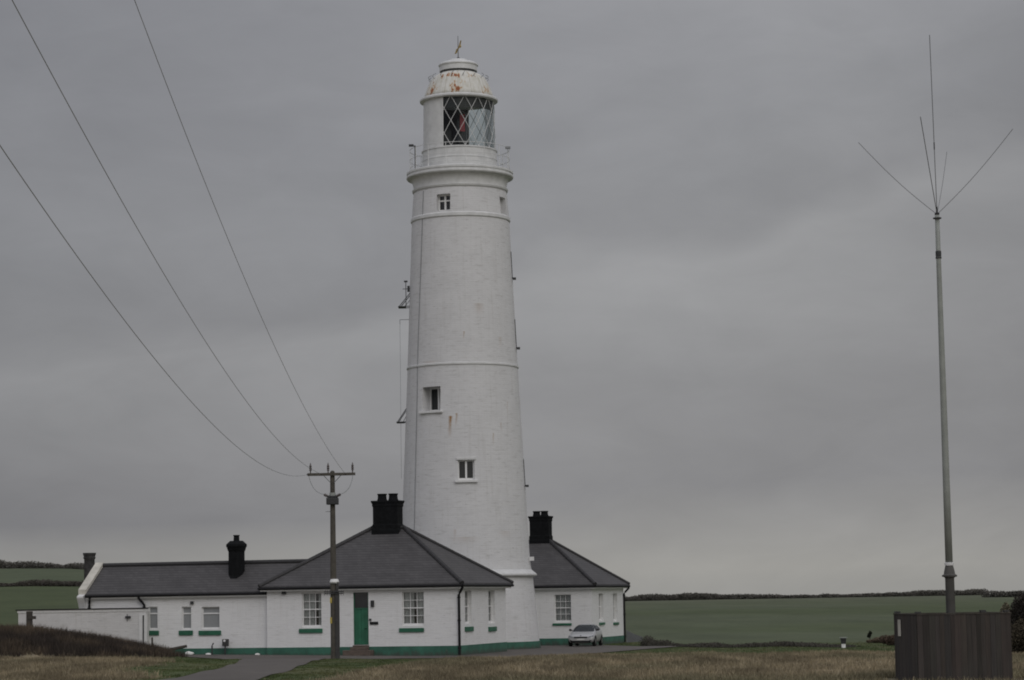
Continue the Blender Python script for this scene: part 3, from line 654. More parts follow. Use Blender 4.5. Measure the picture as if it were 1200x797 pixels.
# ================================================================== COTTAGE 2
def cottage_two():
    fr = C2; root = thing('keepers_cottage', 'white cottage behind the silver car, right of the lighthouse, slate roof with twin-pot chimney', 'cottage', tuple(fr.o), fr.a)
    D = fr.side(731, 715)[0]; ze = fr.front(697, 685.3)[1] + .03; print('cottage2 D', D, ze)
    D = min(max(D, 8.5), 11.)
    W = 10.6
    for _ in range(20):
        P = fr.o + fr.x * (-W / 2) + fr.y * (D / 2); px = 600 + F * ((P - O) @ RT) / ((P + np.array([0, 0, 7.]) - O) @ FW); P2 = P + np.array([0, 0, 7.6]); px = 600 + F * ((P2 - O) @ RT) / ((P2 - O) @ FW); W += (px - 634) * .06
    print('cottage2 W', W)
    W = max(8.5, min(W, 12))
    T = wall_T('front', 0.); S = wall_T('side', 0.)
    def fb(x0, y0, x1, y1):
        a, b = fr.front(x0, y1), fr.front(x1, y0); return a[0], b[0], a[1], b[1]
    def sb(x0, y0, x1, y1):
        a, b = fr.side(x0, y1), fr.side(x1, y0); return a[0], b[0], a[1], b[1]
    w1 = fb(650.0, 696.5, 669.0, 729.5); sw = []
    mb = MB(); mb.box(-W, 0, 0, D, -.4, ze - .16); wall = mb.build('wall', M['white_wall'], root); c = MB(); opening(c, T, *w1)
    for s in (sb(702.4, 695.5, 706.8, 728), sb(719.0, 695.5, 723.2, 728)):
        mid = (s[0] + s[1]) / 2; hw = max(.5, min(.7, (s[1] - s[0]) / 2)); sw.append((mid - hw, mid + hw, s[2], s[3])); opening(c, S, *sw[-1])
    cut(wall, c)
    zp = .52; p = MB(); p.box(-W - .03, .03, -.03, .05, -.4, zp); p.box(-.05, .03, .05, D + .03, -.4, zp); p.box(-W - .03, -W + .05, .05, D + .03, -.4, zp); p.build('plinth', M['green_plinth'], root)
    si = fb(647.8, 730.3, 670.0, 733.2); sash_window(root, T, *w1, curtains=((0, .30), (.36, .62), (.70, 1)), sill=si)
    for k, s in enumerate(sw):
        zz = fr.side(705 if k == 0 else 721, 729.5)[1]; sash_window(root, S, *s, cols=2, curtains=((0, .9),), sill=(s[0] - .12, s[1] + .12, zz - .17, zz), inset=.2)
    zr = ze + (5.0 + .36) * .64
    hip_roof(root, -W, 0, 0, D, ze, zr)
    zc = atY(633, 605, 183)[2] - fr.o[2]; chimney_stack(root, -W / 2, D / 2, zr - .35, 1.45, 1.0, zc, [(-.30, 0), (.30, 0)], M['chimney'], .38, .29)
    swan_pipe(root, .07, D - .12, ze - .14, .02, .32, .30)
    return root, W, D
c2 = cottage_two()

# ================================================================== LIGHTHOUSE
def lighthouse():
    root = thing('lighthouse', 'tall white tapering lighthouse tower with rusty domed lantern and railed gallery', 'lighthouse', (TX, TY, TZ))
    def zz(y): return tower_z(y)
    def rr(h, y): return tower_r(543 - h, 543 + h, y)
    zb = zz(677)
    # shaft, with real window recesses cut into it
    prof = [(SH_R[0] + .02, -.5)] + [(shaft_r(z), z) for z in np.linspace(0, zb, 4)] 
    prof += [(shaft_r(z), z) for z in np.linspace(zb + .05, SH_Z[-1], 40)]
    mb = MB(); mb.lathe(prof, 160); shaft = mb.build('tower_wall', M['tower'], root)
    wins = []
    for (x0, y0, x1, y1, dep) in [(495.8, 453.2, 516.0, 481.5, 1.05), (536.6, 538.8, 556.2, 562.6, .36), (512.2, 227.4, 527.6, 247.2, .55), (586.3, 231.5, 592.8, 251.5, .55)]:
        a0, zt = tower_ang(x0, y0); a1, zb2 = tower_ang(x1, y1); am = (a0 + a1) / 2
        zt = tower_ang((x0 + x1) / 2, y0)[1]; zb2 = tower_ang((x0 + x1) / 2, y1)[1]; r = shaft_r((zt + zb2) / 2)
        hw = max(.45, min(.8, r * math.sin(abs(a1 - a0) / 2))); wins.append((am, zb2, zt, r, hw, dep))
    c = MB()
    for (am, z0, z1, r, hw, dep) in wins:
        ca, sa = math.cos(am), math.sin(am)
        def W(u, d, z, ca=ca, sa=sa, r=r): rad = r - d; return (rad * sa + u * ca, -rad * ca + u * sa, z)
        vs = [W(u, d, z) for z in (z0, z1) for d in (-.6, dep) for u in (-hw, hw)]
        c.add(vs, [(0, 2, 3, 1), (4, 5, 7, 6), (0, 1, 5, 4), (2, 6, 7, 3), (0, 4, 6, 2), (1, 3, 7, 5)])
    bm = bmesh.new(); me = c.mesh('t'); bm.from_mesh(me); bmesh.ops.recalc_face_normals(bm, faces=bm.faces); bm.to_mesh(me); bm.free()
    c.v = [tuple(v.co) for v in me.vertices]; c.f = [tuple(p.vertices) for p in me.polygons]
    cut(shaft, c); shaft.data.shade_smooth(); shaft.data.set_sharp_from_angle(angle=R(35))
    for k, (am, z0, z1, r, hw, dep) in enumerate(wins):
        ca, sa = math.cos(am), math.sin(am)
        def W(u, d, z, ca=ca, sa=sa, r=r): rad = r - d; return (rad * sa + u * ca, -rad * ca + u * sa, z)
        def wb(mb, u0, u1, d0, d1, za, zb_): mb.add([W(u, d, z) for z in (za, zb_) for d in (d0, d1) for u in (u0, u1)], [(0, 2, 3, 1), (4, 5, 7, 6), (0, 1, 5, 4), (2, 6, 7, 3), (0, 4, 6, 2), (1, 3, 7, 5)])
        f = MB(); d0, d1 = dep - .12, dep - .02; fr = .09
        wb(f, -hw + .005, -hw + fr, d0, d1, z0 + .005, z1 - .005); wb(f, hw - fr, hw - .005, d0, d1, z0 + .005, z1 - .005); wb(f, -hw + fr, hw - fr, d0, d1, z0 + .005, z0 + .14); wb(f, -hw + fr, hw - fr, d0, d1, z1 - fr, z1 - .005)
        wb(f, -.06, .06, d0 - .02, d1, z0 + .14, z1 - fr)
        if k >= 2: zm = z0 + (z1 - z0) * .64; wb(f, -hw + fr, -.06, d0, d1, zm - .05, zm + .05); wb(f, .06, hw - fr, d0, d1, zm - .05, zm + .05)
        w = f.build('window', M['white_trim'], root)
        g = MB(); wb(g, -hw + fr, hw - fr, d1 - .02, d1 - .01, z0 + .1, z1 - fr + .02); g.build('pane', M['dark_glass'], w)
        if k < 2:
            s = MB(); wb(s, -hw - .20, hw + .20, -.16, .25, z0 - .16, z0 - .004); s.build('sill', M['white'], w, bevel=.02)
            if k == 1: s = MB(); wb(s, -hw - .10, hw + .10, -.015, .10, z1 + .004, z1 + .15); s.build('lintel', M['gallery_white'], w)
    # green band at the foot
    p = MB(); p.lathe([(SH_R[0] + .06, -.5), (SH_R[0] + .045, .02), (SH_R[0] + .025, .50), (SH_R[0] - .05, .505)], 128); p.build('plinth', M['green_plinth'], root, sharp=40)
    # base ledge
    e = zz(675); R1 = rr(83.5, 674); p = MB(); ri = shaft_r(e) - .1
    p.lathe([(ri, e - .16), (R1 - .12, e - .10), (R1, e - .04), (R1, e + .06), (R1 - .10, e + .14), (shaft_r(e + .5) + .02, e + .36), (ri - .2, e + .38)], 128); p.build('base_ledge', M['gallery_white'], root, sharp=40)
    # string courses
    for y, hw, h in ((431.5, 65.7, .095), (259, 58.4, .17)):
        z = zz(y); p = MB(); ro = rr(hw, y); ri = shaft_r(z) - .1; p.lathe([(ri, z - h), (ro - .06, z - h), (ro, z - h * .6), (ro, z + h * .5), (ro - .08, z + h), (ri, z + h + .06)], 128); p.build('string_course', M['gallery_white'], root, sharp=30)
    # corbelled cornice under the gallery
    z0 = zz(224); z1 = zz(211); z2 = zz(203.2); r0 = SH_R[-1]; r1 = rr(62.7, 203)
    pr = [(r0 - .1, z0 - .12), (r0 + .10, z0 - .12), (r0 + .14, z0), (r0 + .03, z0 + .03)]
    for k in range(9): t = k / 8; pr.append((r0 + .03 + (r1 - .22 - r0 - .03) * (1 - math.cos(t * PI / 2)), z0 + .05 + (z1 - z0 - .05) * math.sin(t * PI / 2) * .98))
    pr += [(r1 - .16, z1), (r1 - .04, z1 + .03), (r1, z1 + .10), (r1 - .01, z1 + .20), (r1 - .08, z1 + .22), (r1 - .08, z1 + .30), (r1 - .02, z1 + .34), (r1 - .02, z2), (r1 - .10, z2 + .04), (.5, z2 + .08)]
    p = MB(); p.lathe(pr, 144); p.build('gallery', M['gallery_white'], root, sharp=32)
    # gallery rail
    rl = rr(58.3, 190); zt = zz(176.5); p = MB(); zf = z2
    npost = 16
    for k in range(npost):
        a = 2 * PI * (k + .35) / npost; x, y = rl * math.sin(a), -rl * math.cos(a); p.tube((x, y, zf), (x, y, zt), .028, .022, 6)
    for z in (zt, zf + (zt - zf) * .56, zf + (zt - zf) * .20):
        n = 64; ring = [(rl * math.sin(2 * PI * k / n), -rl * math.cos(2 * PI * k / n), z) for k in range(n + 1)]; p.path(ring, .019, 6)
    p.build('railing', M['gallery_white'], root, sharp=40)
    q = MB(); a = R(-61); x, y = rl * math.sin(a), -rl * math.cos(a)
    q.tube((x, y, zf), (x, y, zt + .10), .04, n=8); q.tube((x, y, zt + .05), (x - .28, y - .1, zt + .10), .04, n=8); q.box(x - .42, x - .10, y - .2, y + .1, zt + .04, zt + .16); q.build('gallery_lamp', M['dark_iron'], root)
    q = MB(); a = R(72); x, y = rl * math.sin(a), -rl * math.cos(a); q.box(x - .1, x + .25, y - .15, y + .1, zt - .12, zt + .02); q.build('gallery_lamp', M['grey_iron'], root)
    # lantern: murette, blank landward panels, lattice glazing, roof
    zm = zz(178); ze = zz(120.3); Rm = rr(43.3, 185); Rg = rr(42.2, 150); Rt = rr(41.4, 118)
    p = MB(); p.lathe([(Rm - .3, z2 + .03), (Rm + .20, z2 + .03), (Rm + .20, z2 + .16), (Rm + .02, z2 + .26), (Rm + .02, z2 + .75), (Rm + .05, z2 + .78), (Rm + .05, z2 + .84), (Rm + .02, z2 + .87), (Rm + .01, zm - .10), (Rm + .07, zm - .07), (Rm + .07, zm + .02), (Rm - .2, zm + .03)], 128); p.build('murette', M['gallery_white'], root, sharp=35)
    a0, a1 = R(166), R(334); p = MB(); th = .06
    p.lathe([(Rg + .01, zm + .03), (Rt, ze + .1)], 60, a0, a1); bl = p.build('blank_panel', M['gallery_white'], root, True)
    p = MB(); p.lathe([(Rg - th, zm + .03), (Rt - th, ze + .1)], 60, a0, a1); p.build('panel_lining', M['lens'], bl, True)
    p = MB()
    for a in (R(-26), R(166)): p.tube((Rg * math.sin(a), -Rg * math.cos(a), zm + .02), (Rt * math.sin(a), -Rt * math.cos(a), ze + .1), .05, n=8)
    # diagonal lattice on both senses
    zt_ = ze + .05; turns = R(45); step = R(22.5)
    for sgn in (1, -1):
        for k in range(-10, 20):
            pts = []
            for i in range(25):
                t = i / 24; a = R(-12) + k * step + sgn * turns * t; 
                if R(-26) - 1e-6 <= a <= R(166) + 1e-6: r = Rg + (Rt - Rg) * t; pts.append((r * math.sin(a), -r * math.cos(a), zm + .03 + (zt_ - zm - .03) * t))
            if len(pts) > 2: p.path(pts, .019, 6)
    gl = p.build('lantern_glazing', M['gallery_white'], root, sharp=40)
    p = MB(); p.lathe([(Rg - .03, zm + .03), (Rt - .03, zt_)], 64, R(-26), R(166)); p.build('pane', M['lantern_glass'], gl, True)
    p = MB(); p.lathe([(.35, zm), (.35, zm + .5), (.52, zm + .6), (.58, zm + 1.7), (.50, zm + 2.6), (.2, zm + 2.9)], 24); op = p.build('optic', M['lens'], root, sharp=30)
    p = MB(); p.lathe([(1.0, zz(157)), (1.0, zz(137))], 10, R(5), R(24)); p.lathe([(.97, zz(157)), (.97, zz(137))], 10, R(5), R(24)); p.build('red_screen', M['red_glass'], op)
    p = MB(); p.lathe([(Rt - .10, zz(133)), (Rt - .10, ze + .12)], 64, R(-26), R(110)); p.build('roof_inside_dark', M['dark_iron'], root, True)  # dark band added for the shaded inside of the roof, seen through the glass
    # eaves, dome, ventilator, vane
    Re = rr(45.6, 117); z = ze; p = MB(); p.lathe([(Rt - .4, z - .02), (Re - .12, z - .05), (Re, z + .02), (Re + .01, z + .12), (Re - .04, z + .20), (Re - .3, z + .26), (Rt - .5, z + .26)], 128); p.build('eaves_gutter', M['grey_iron'] if False else M['gallery_white'], root, sharp=35)
    zd = [(117.5, 41.8), (112, 40.0), (106.5, 37.8), (101, 35.4), (96.5, 33.4), (92.5, 30.4), (89.5, 26.2), (87.2, 21.8), (86.3, 19.5)]
    p = MB(); p.lathe([(rr(h, y), zz(y) + .02) for y, h in zd], 128); dome = p.build('dome', M['dome'], root, True)
    for k in range(16):
        a = 2 * PI * (k + .5) / 16; r = rr(31.6, 92) ; zc = zz(93.5)
        hp = MB(); n = 6; pts = [((r + .02 + .22 * math.sin(PI * i / n)) * math.sin(a + R(5) * (i / n - .5)), -(r + .02 + .22 * math.sin(PI * i / n)) * math.cos(a + R(5) * (i / n - .5)), zc - .10 + .34 * i / n) for i in range(n + 1)]; hp.path(pts, .022, 5); hp.build('hand_hoop', M['grey_iron'], dome)
    zv = zz(86.4); zt = zz(77.4); rv = rr(21.8, 80); p = MB(); p.lathe([(rv - .25, zv - .1), (rv - .25, zv + .02), (rv - .02, zv + .02), (rv - .02, zv + .10), (rv - .12, zv + .13)], 64); p.build('vent_ring', M['dark_iron'], root, sharp=35)
    p = MB(); p.lathe([(rv - .14, zv + .12), (rv + .02, zv + .14), (rv + .02, zt - .08), (rv + .09, zt), (rv + .07, zt + .08), (rr(20.4, 74), zz(74.2)), (rr(13.0, 74), zz(73.4)), (rr(12.4, 70), zz(71.6)), (rr(9.5, 70), zz(70.2)), (rr(5, 70), zz(69.3)), (.1, zz(69))], 64); p.build('ventilator', M['gallery_white'], root, sharp=35)
    p = MB(); zc = zz(70); p.tube((0, 0, zc), (0, 0, zz(42)), .032, .018, 6); p.tube((0, 0, zz(68.6)), (0, 0, zz(67.4)), .10, n=8)
    vane = p.build('vane_rod', M['dark_iron'], root)
    # gilt arrow seen nearly end on, tilted by perspective: points away to the left
    p = MB(); ar = [(.62 * a_, .62 * b_) for a_, b_ in [(-.85, 0), (-.35, .22), (-.35, .09), (.30, .09), (.62, .34), (.85, .34), (.62, 0), (.85, -.34), (.62, -.34), (.30, -.09), (-.35, -.09), (-.35, -.22)]]
    zc = zz(57); dirx, diry = .42, -.9
    n = len(ar); p.add([(u * dirx + .03 * diry, u * diry - .03 * dirx, zc + v + u * .5) for u, v in ar] + [(u * dirx - .03 * diry, u * diry + .03 * dirx, zc + v + u * .5) for u, v in ar], [tuple(range(n)), tuple(range(2 * n - 1, n - 1, -1))] + [(i, (i + 1) % n, n + (i + 1) % n, n + i) for i in range(n)])
    p.build('vane_arrow', M['gold'], vane)
    # lightning conductor down the left, conduits and small lamps on the right
    p = MB(); pts = []
    for (px, py) in [(497.0, 224), (496.0, 250), (494.2, 300), (492.4, 350), (490.6, 400), (489.8, 427), (489.5, 460), (488.6, 500), (487.2, 560), (486.4, 600), (485.6, 640), (485.0, 672)]:
        a, z = tower_ang(px, py); r = shaft_r(z) + .03; pts.append((r * math.sin(a), -r * math.cos(a), z))
    p.path(pts, .022, 6); p.build('lightning_conductor', M['grey_iron'], root)
    for (px, ya, yb) in [(600.6, 328.5, 297), (605.8, 410, 376), (615.2, 571, 540)]:
        z = zz(ya); zu = zz(yb); a = R(82); r = shaft_r(z); p = MB()
        x, y = (r + .03) * math.sin(a), -(r + .03) * math.cos(a); ru = shaft_r(zu) + .03
        p.tube((x, y, z), (ru * math.sin(a), -ru * math.cos(a), zu), .025, n=6); p.tube((x - .05, y, z), (x + .16, y, z), .03, n=6); p.box(x + .02, x + .24, y - .16, y + .16, z - .08, z + .06); p.build('floodlight', M['dark_iron'], root)
    # aerial brackets on the left
    for (y_, xo, up) in ((359.0, 467.2, True), (494.0, 465.2, False)):
        z = zz(y_); x_out = atY(xo, y_, TY)[0] - TX; r = shaft_r(z); p = MB()
        for yy in (-.45, .45):
            p.tube((-r + .1, yy, z + .02), (x_out, yy, z), .03, n=6); p.tube((-r + .1, yy, z + .95), (x_out + .05, yy, z), .03, n=6)
        p.box(x_out - .02, x_out + .5, -.5, .5, z - .03, z + .03); p.tube((x_out + .45, -.45, z + .02), (-r + .12, -.45, z + .5), .02, n=6)
        b = p.build('aerial_bracket', M['dark_iron'], root)
        if up:
            q = MB(); xm = atY(476.2, y_, TY)[0] - TX; zt = zz(330); q.tube((xm, -.45, z), (xm, -.45, zt), .028, n=6); q.box(xm - .12, xm + .12, -.57, -.33, zt - .03, zt + .06); q.tube((xm - .22, -.45, zz(338.5)), (xm + .32, -.45, zz(338.5)), .025, n=6); q.box(xm + .1, xm + .26, -.5, -.4, zz(342), zz(335)); q.build('aerial', M['dark_iron'], b)
    p = MB(); z = zz(373.5); r = shaft_r(z); xo = atY(468.6, 373.5, TY)[0] - TX; p.tube((-r + .05, 0, z), (xo, 0, z), .022, n=6); p.tube((xo, 0, z), (xo, 0, z - .3), .022, n=6); p.path([(xo, 0, z - .1), (xo + .0, 0, zz(420)), (xo - .02, 0, zz(494)), (xo - .02, 0, zz(560))], .010, 5); p.build('wire_aerial', M['grey_iron'], root)
    # small drain cap right of the base
    p = MB(); z = zz(656.5); r = shaft_r(z); a = R(80); p.box(r * .985, r * .985 + .34, -.9, -.6, z - .12, z + .14); p.build('vent_box', M['white'], root)
    return root
lighthouse()

# ================================================================== YARD WALL left
def yard_wall():
    fr = C1; y = wg[2] - .62; x0 = fr.front(21.5, 720, y)[0]; x1 = fr.front(170.4, 720, y)[0]; za = fr.front(30, 715.2, y)[1]; zb = fr.front(165, 712.0, y)[1]; z = (za + zb) / 2
    root = thing('garden_wall', 'long white rendered yard wall with dark coping, in front of the wing beside the scrub bank', 'wall', tuple(fr.o + fr.x * x0 + fr.y * y), fr.a)
    Lw = x1 - x0; mb = MB(); mb.box(0, Lw, 0, .28, -.5, z - .20); mb.box(Lw - .28, Lw - .001, .281, .61, -.5, z - .20); mb.build('wall', M['yard_wall'], root)
    c = MB(); n = 5
    for k in range(n): a, b = -.05 + (Lw + .08) * k / n, -.05 + (Lw + .08) * (k + 1) / n - .012; c.box(a, b, -.035, .30, z - .195, z - .05)
    c.build('coping_course', M['white'], root)
    c = MB(); c.box(-.16, Lw + .06, -.09, .36, z - .048, z + .02); c.build('coping', M['black'], root, bevel=.01)
    p = MB(); u = fr.front(165.2, 720, y)[0] - x0; p.box(u - .10, u + .42, -.07, -.001, -.4, z - .35); p.build('buttress', M['white'], root)
    p = MB(); u = fr.front(168.4, 720, y)[0] - x0; p.box(u - .03, u + .05, -.10, -.071, .2, z - .45); p.build('conduit', M['dark_iron'], root)
    p = MB(); u, zz = fr.front(151.2, 723.3, y); u -= x0; p.box(u - .22, u + .12, -.10, -.002, zz - .06, zz + .07); p.tube((u - .1, -.05, zz + .2), (u - .1, -.05, zz - .25), .02, n=6); p.build('wall_tap', M['dark_iron'], root)
yard_wall()

# ================================================================== UTILITY POLE and lines
def pole():
    b = atY(391.5, 772, 124); gx, gy = b[0], b[1]; g = gz(gx, gy); top = atY(388, 553, 124)[2] - g
    root = thing('utility_pole', 'dark wooden electricity pole with crossarm, standing on the grass in front of the cottage', 'utility pole', (gx, gy, g))
    def Z(py): return atY(390, py, 124)[2] - g
    mb = MB(); mb.tube((0, 0, -.6), (0, 0, Z(690)), .165, .155, 16); mb.tube((0, 0, Z(690)), (0, 0, top), .154, .115, 16); mb.tube((0, 0, top), (0, 0, top + .06), .115, .05, 16); mb.build('pole', M['pole'], root, sharp=40)
    zc = Z(556); x0 = atY(360.8, 557, 124)[0] - gx; x1 = atY(416.6, 555.5, 124)[0] - gx
    mb = MB(); mb.box(x0, x1, -.24, -.13, zc - .07, zc + .07); mb.build('crossarm', M['pole'], root, bevel=.01)
    for s, xe in ((-1, -.42), (1, .44)): mb = MB(); mb.tube((xe, -.21, zc - .06), (s * .10, -.15, Z(565.5)), .022, n=6); mb.build('brace', M['grey_iron'], root)
    for px in (364.2, 384.8, 413.4):
        x = atY(px, 550, 124)[0] - gx; mb = MB(); zt = zc + .06
        mb.lathe([(.03, zt), (.03, zt + .12), (.075, zt + .14), (.045, zt + .20), (.075, zt + .24), (.045, zt + .30), (.07, zt + .34), (.035, zt + .42), (.015, zt + .52)], 10, cx=x, cy=-.185); mb.build('insulator', M['porcelain'], root, sharp=40)
    # dead-end insulators where the wires come in
    for k, px in enumerate((361, 378, 405)):
        x = atY(px, 556, 124)[0] - gx; mb = MB(); mb.tube((x, -.24, zc), (x, -.62, zc - .01), .045, .03, 8); mb.build('strain_insulator', M['porcelain'], root)
    mb = MB(); za, zb = Z(591.5), Z(583.5); mb.box(-.30, .30, -.34, .12, za, zb); mb.box(-.24, .24, -.30, .1, zb + .002, Z(581)); box = mb.build('cable_box', M['dark_iron'], root, bevel=.03)
    for s in (-1, 1):
        mb = MB(); p0 = np.array([s * .16, -.2, Z(582.5)]); p1 = np.array([s * .42, -.24, Z(579.5)]); d = p1 - p0
        for k in range(4): mb.tube(p0 + d * k / 4, p0 + d * (k + .55) / 4, .085, .07, 8); mb.tube(p0 + d * (k + .5) / 4, p0 + d * (k + 1) / 4, .045, n=8)
        mb.build('bushing', M['porcelain'], box)
    mb = MB(); mb.tube((0, -.02, Z(584)), (0, -.02, Z(577.5)), .19, .15, 12); mb.build('bracket_band', M['mast'], root)
    def jump(px, mid, end):
        x = atY(px, 557, 124)[0] - gx; P0 = np.array([x, -.3, zc - .05]); P2 = np.array(end, float); P1 = np.array([mid[0], -.3, mid[1]])
        mb = MB(); mb.path([(1 - t) ** 2 * P0 + 2 * t * (1 - t) * P1 + t * t * P2 for t in np.linspace(0, 1, 16)], .014, 5); mb.build('jumper_wire', M['cable'], root)
    jump(362.5, (atY(366, 570, 124)[0] - gx, Z(577)), (-.42, -.24, Z(579.5))); jump(414.0, (atY(412, 570, 124)[0] - gx, Z(576)), (.42, -.24, Z(579.5)))
    mb = MB(); mb.box(.085, .29, -.20, .10, -.4, Z(695)); mb.box(.12, .25, -.17, .08, Z(695), Z(681)); mb.build('cable_guard', M['riser'], root, bevel=.02)
    mb = MB(); mb.lathe([(.20, Z(683.6)), (.24, Z(682)), (.19, Z(678.8)), (.15, Z(678.6))], 14, cx=.05, cy=-.02); mb.build('pole_collar', M['white_trim'], root)
    mb = MB(); 
    for dz in (0, .09): mb.tube((-.46, -.22, Z(695.8) + dz), (.52, -.22, Z(695.4) + dz), .03, n=6)
    for k in range(9):
        x = -.42 + k * .115; mb.tube((x, -.22, Z(695.6) - .10), (x + .04, -.25, Z(695.6) + .18), .008, n=4)
    mb.build('anti_climb_bar', M['dark_iron'], root)
    for py, h in ((703.5, .28), (727, .30)):
        mb = MB(); mb.box(-.17, -.07, -.19, -.165, Z(py) - h / 2, Z(py) + h / 2); mb.build('warning_plate', M['yellow'], root)
    mb = MB(); mb.tube((-.12, -.1, Z(599.5)), (-.34, -.1, Z(599.5)), .02, n=6); mb.build('step_bolt', M['grey_iron'], root)
    # overhead lines running back over the field toward the viewer's left
    labels = ['lowest of the three overhead wires, leaving the left end of the crossarm', 'middle overhead wire of the three running from the pole to the upper left', 'rightmost overhead wire, steepest of the three rising from the pole']
    for k, (px, sl, a, c) in enumerate(((361, .03134, -.06559, .00078), (378, .02438, -.03172, .0007), (405, .00613, .03044, .00083))):
        P0 = atY(px, 556, 124); mb = MB(); mb.path([(P0[0] + sl * t, P0[1] - t - .5 * (t == 0), P0[2] + a * t + c * 1.048 * t * t) for t in np.linspace(0, 100, 70)], .0085, 6)
        tag(mb.build('power_line', M['cable'], None, True), labels[k], 'power line', 'overhead wires from the utility pole')
pole()

# ================================================================== RADIO MAST in its boarded compound
def radio_mast():
    b = atY(1114.2, 717, 69.5); x, y = b[0], b[1]; g = gz(x, y); root = thing('radio_mast', 'slim grey radio mast with five splayed whip aerials, rising from the dark boarded enclosure', 'radio mast', (x, y, g))
    def Z(py, px=1106): return atY(px, py, 69.5)[2] - g
    mb = MB(); mb.lathe([(.135, -.2), (.128, Z(678)), (.15, Z(676.5)), (.205, Z(676)), (.215, Z(674.2)), (.16, Z(673)), (.15, Z(670)), (.11, Z(663))], 20); mb.build('mast_base', M['mast_base'], root, sharp=35)
    mb = MB(); mb.lathe([(.125, Z(662.8)), (.13, Z(660)), (.12, Z(659.4))], 20); mb.build('collar', M['white'], root)
    mb = MB(); mb.lathe([(.105, Z(663)), (.098, Z(560)), (.09, Z(470)), (.078, Z(380)), (.068, Z(300)), (.064, Z(252))], 16); mb.build('mast_tube', M['mast'], root, True)
    mb = MB(); mb.lathe([(.075, Z(300.5)), (.082, Z(299)), (.082, Z(295)), (.074, Z(294))], 14); mb.lathe([(.085, Z(303)), (.085, Z(301))], 14); mb.build('joint_sleeve', M['dark_iron'], root)
    zt = Z(256.5); mb = MB(); mb.lathe([(.02, zt), (.12, zt + .005), (.12, zt + .035), (.06, zt + .04), (.04, zt + .10), (.06, zt + .12), (.075, zt + .15), (.03, zt + .2), (.02, zt + .35)], 14); mb.build('whip_mount', M['dark_iron'], root, sharp=35)
    base = np.array([0, 0, zt + .13])
    tips = [((1089.3, 41), 69.5, .011), ((1078.6, 137), 66.0, .010), ((1109.6, 178), 73.5, .007), ((1006.0, 167), 69.9, .0085), ((1187.0, 151), 69.2, .0085)]
    for (q, Y, r) in tips:
        t = atY(*q, Y) - np.array([x, y, g]); mb = MB(); d = t - base; pts = [base + d * s + np.array([0, 0, -.10 * math.sin(s * PI) * (abs(d[0]) > 1)]) for s in np.linspace(0, 1, 14)]
        mb.path(pts, r, 6); w = mb.build('whip_aerial', M['whip'], root)
        if q[1] == 41: m2 = MB(); m2.tube(base + d * .36, base + d * .40, .018, n=6); m2.build('ferrule', M['dark_iron'], w)
    # enclosure
    p0 = atY(1076.5, 797, 68.0); fr = Frame((p0[0], p0[1], 0), 5); s = 2.60; sd = 2.5
    g0 = gz(p0[0], p0[1]); en = thing('boarded_enclosure', 'dark boarded square timber enclosure around the foot of the radio mast', 'fence', (p0[0], p0[1], g0), fr.a)
    zt = atY(1076.5, 720.6, 68)[2] - g0; zf = atY(1184, 717.8, 68)[2] - g0
    sides = [((0, 0), (s, 0)), ((s, 0), (s, sd)), ((s, sd), (0, sd)), ((0, sd), (0, 0))]
    for i, (a, b2) in enumerate(sides):
        a = np.array(a, float); b2 = np.array(b2, float); d = b2 - a; Ln = np.linalg.norm(d); d /= Ln; nrm = np.array([d[1], -d[0]]); mb = MB(); cuts = np.cumsum(RNG.uniform(.10, .19, 40)); cuts = np.concatenate([[0], cuts[cuts < Ln - .08], [Ln]]); n = len(cuts) - 1
        for k in range(n):
            u0, u1 = cuts[k] + .002, cuts[k + 1] - .002; off = RNG.uniform(0, .007); t = RNG.uniform(.72, 1.35); tint = np.array([.0345, .0305, .0275]) * t * np.array([RNG.uniform(.95, 1.15), 1, RNG.uniform(.92, 1.05)])
            q = [a + d * u0 + nrm * (off + .022), a + d * u1 + nrm * (off + .022), a + d * u1 + nrm * off, a + d * u0 + nrm * off]
            h = zt + RNG.uniform(-.008, .004); mb.add([(*p, -.5) for p in q] + [(*p, h) for p in q], [(3, 2, 1, 0), (4, 5, 6, 7), (0, 1, 5, 4), (1, 2, 6, 5), (2, 3, 7, 6), (3, 0, 4, 7)], tuple(tint))
        pn = mb.build('panel', M['planks'], en)
        mb = MB(); e = [a - d * .01 + nrm * .045, b2 + d * .01 + nrm * .045, b2 + d * .01 - nrm * .05, a - d * .01 - nrm * .05]
        mb.add([(*p, zt + .002) for p in e] + [(*p, zt + .03) for p in e], [(3, 2, 1, 0), (4, 5, 6, 7), (0, 1, 5, 4), (1, 2, 6, 5), (2, 3, 7, 6), (3, 0, 4, 7)]); mb.build('cap_rail', M['wood'], pn)
    for (u, v) in ((.06, .08), (s - .08, .08), (s - .08, sd - .08), (.06, sd - .08), (s * .72, .08)):
        mb = MB(); mb.box(u - .05, u + .05, v - .05, v + .05, -.5, zt + .04); mb.box(u - .075, u + .075, v - .075, v + .075, zt + .042, zt + .085); mb.build('post', M['riser'], en)
    # pale notice strip on the left flank
    mb = MB(); mb.box(-.052, -.040, 1.66, 1.96, zt - .60, zt - .14); mb.build('notice_strip', M['cope'], en)
radio_mast()

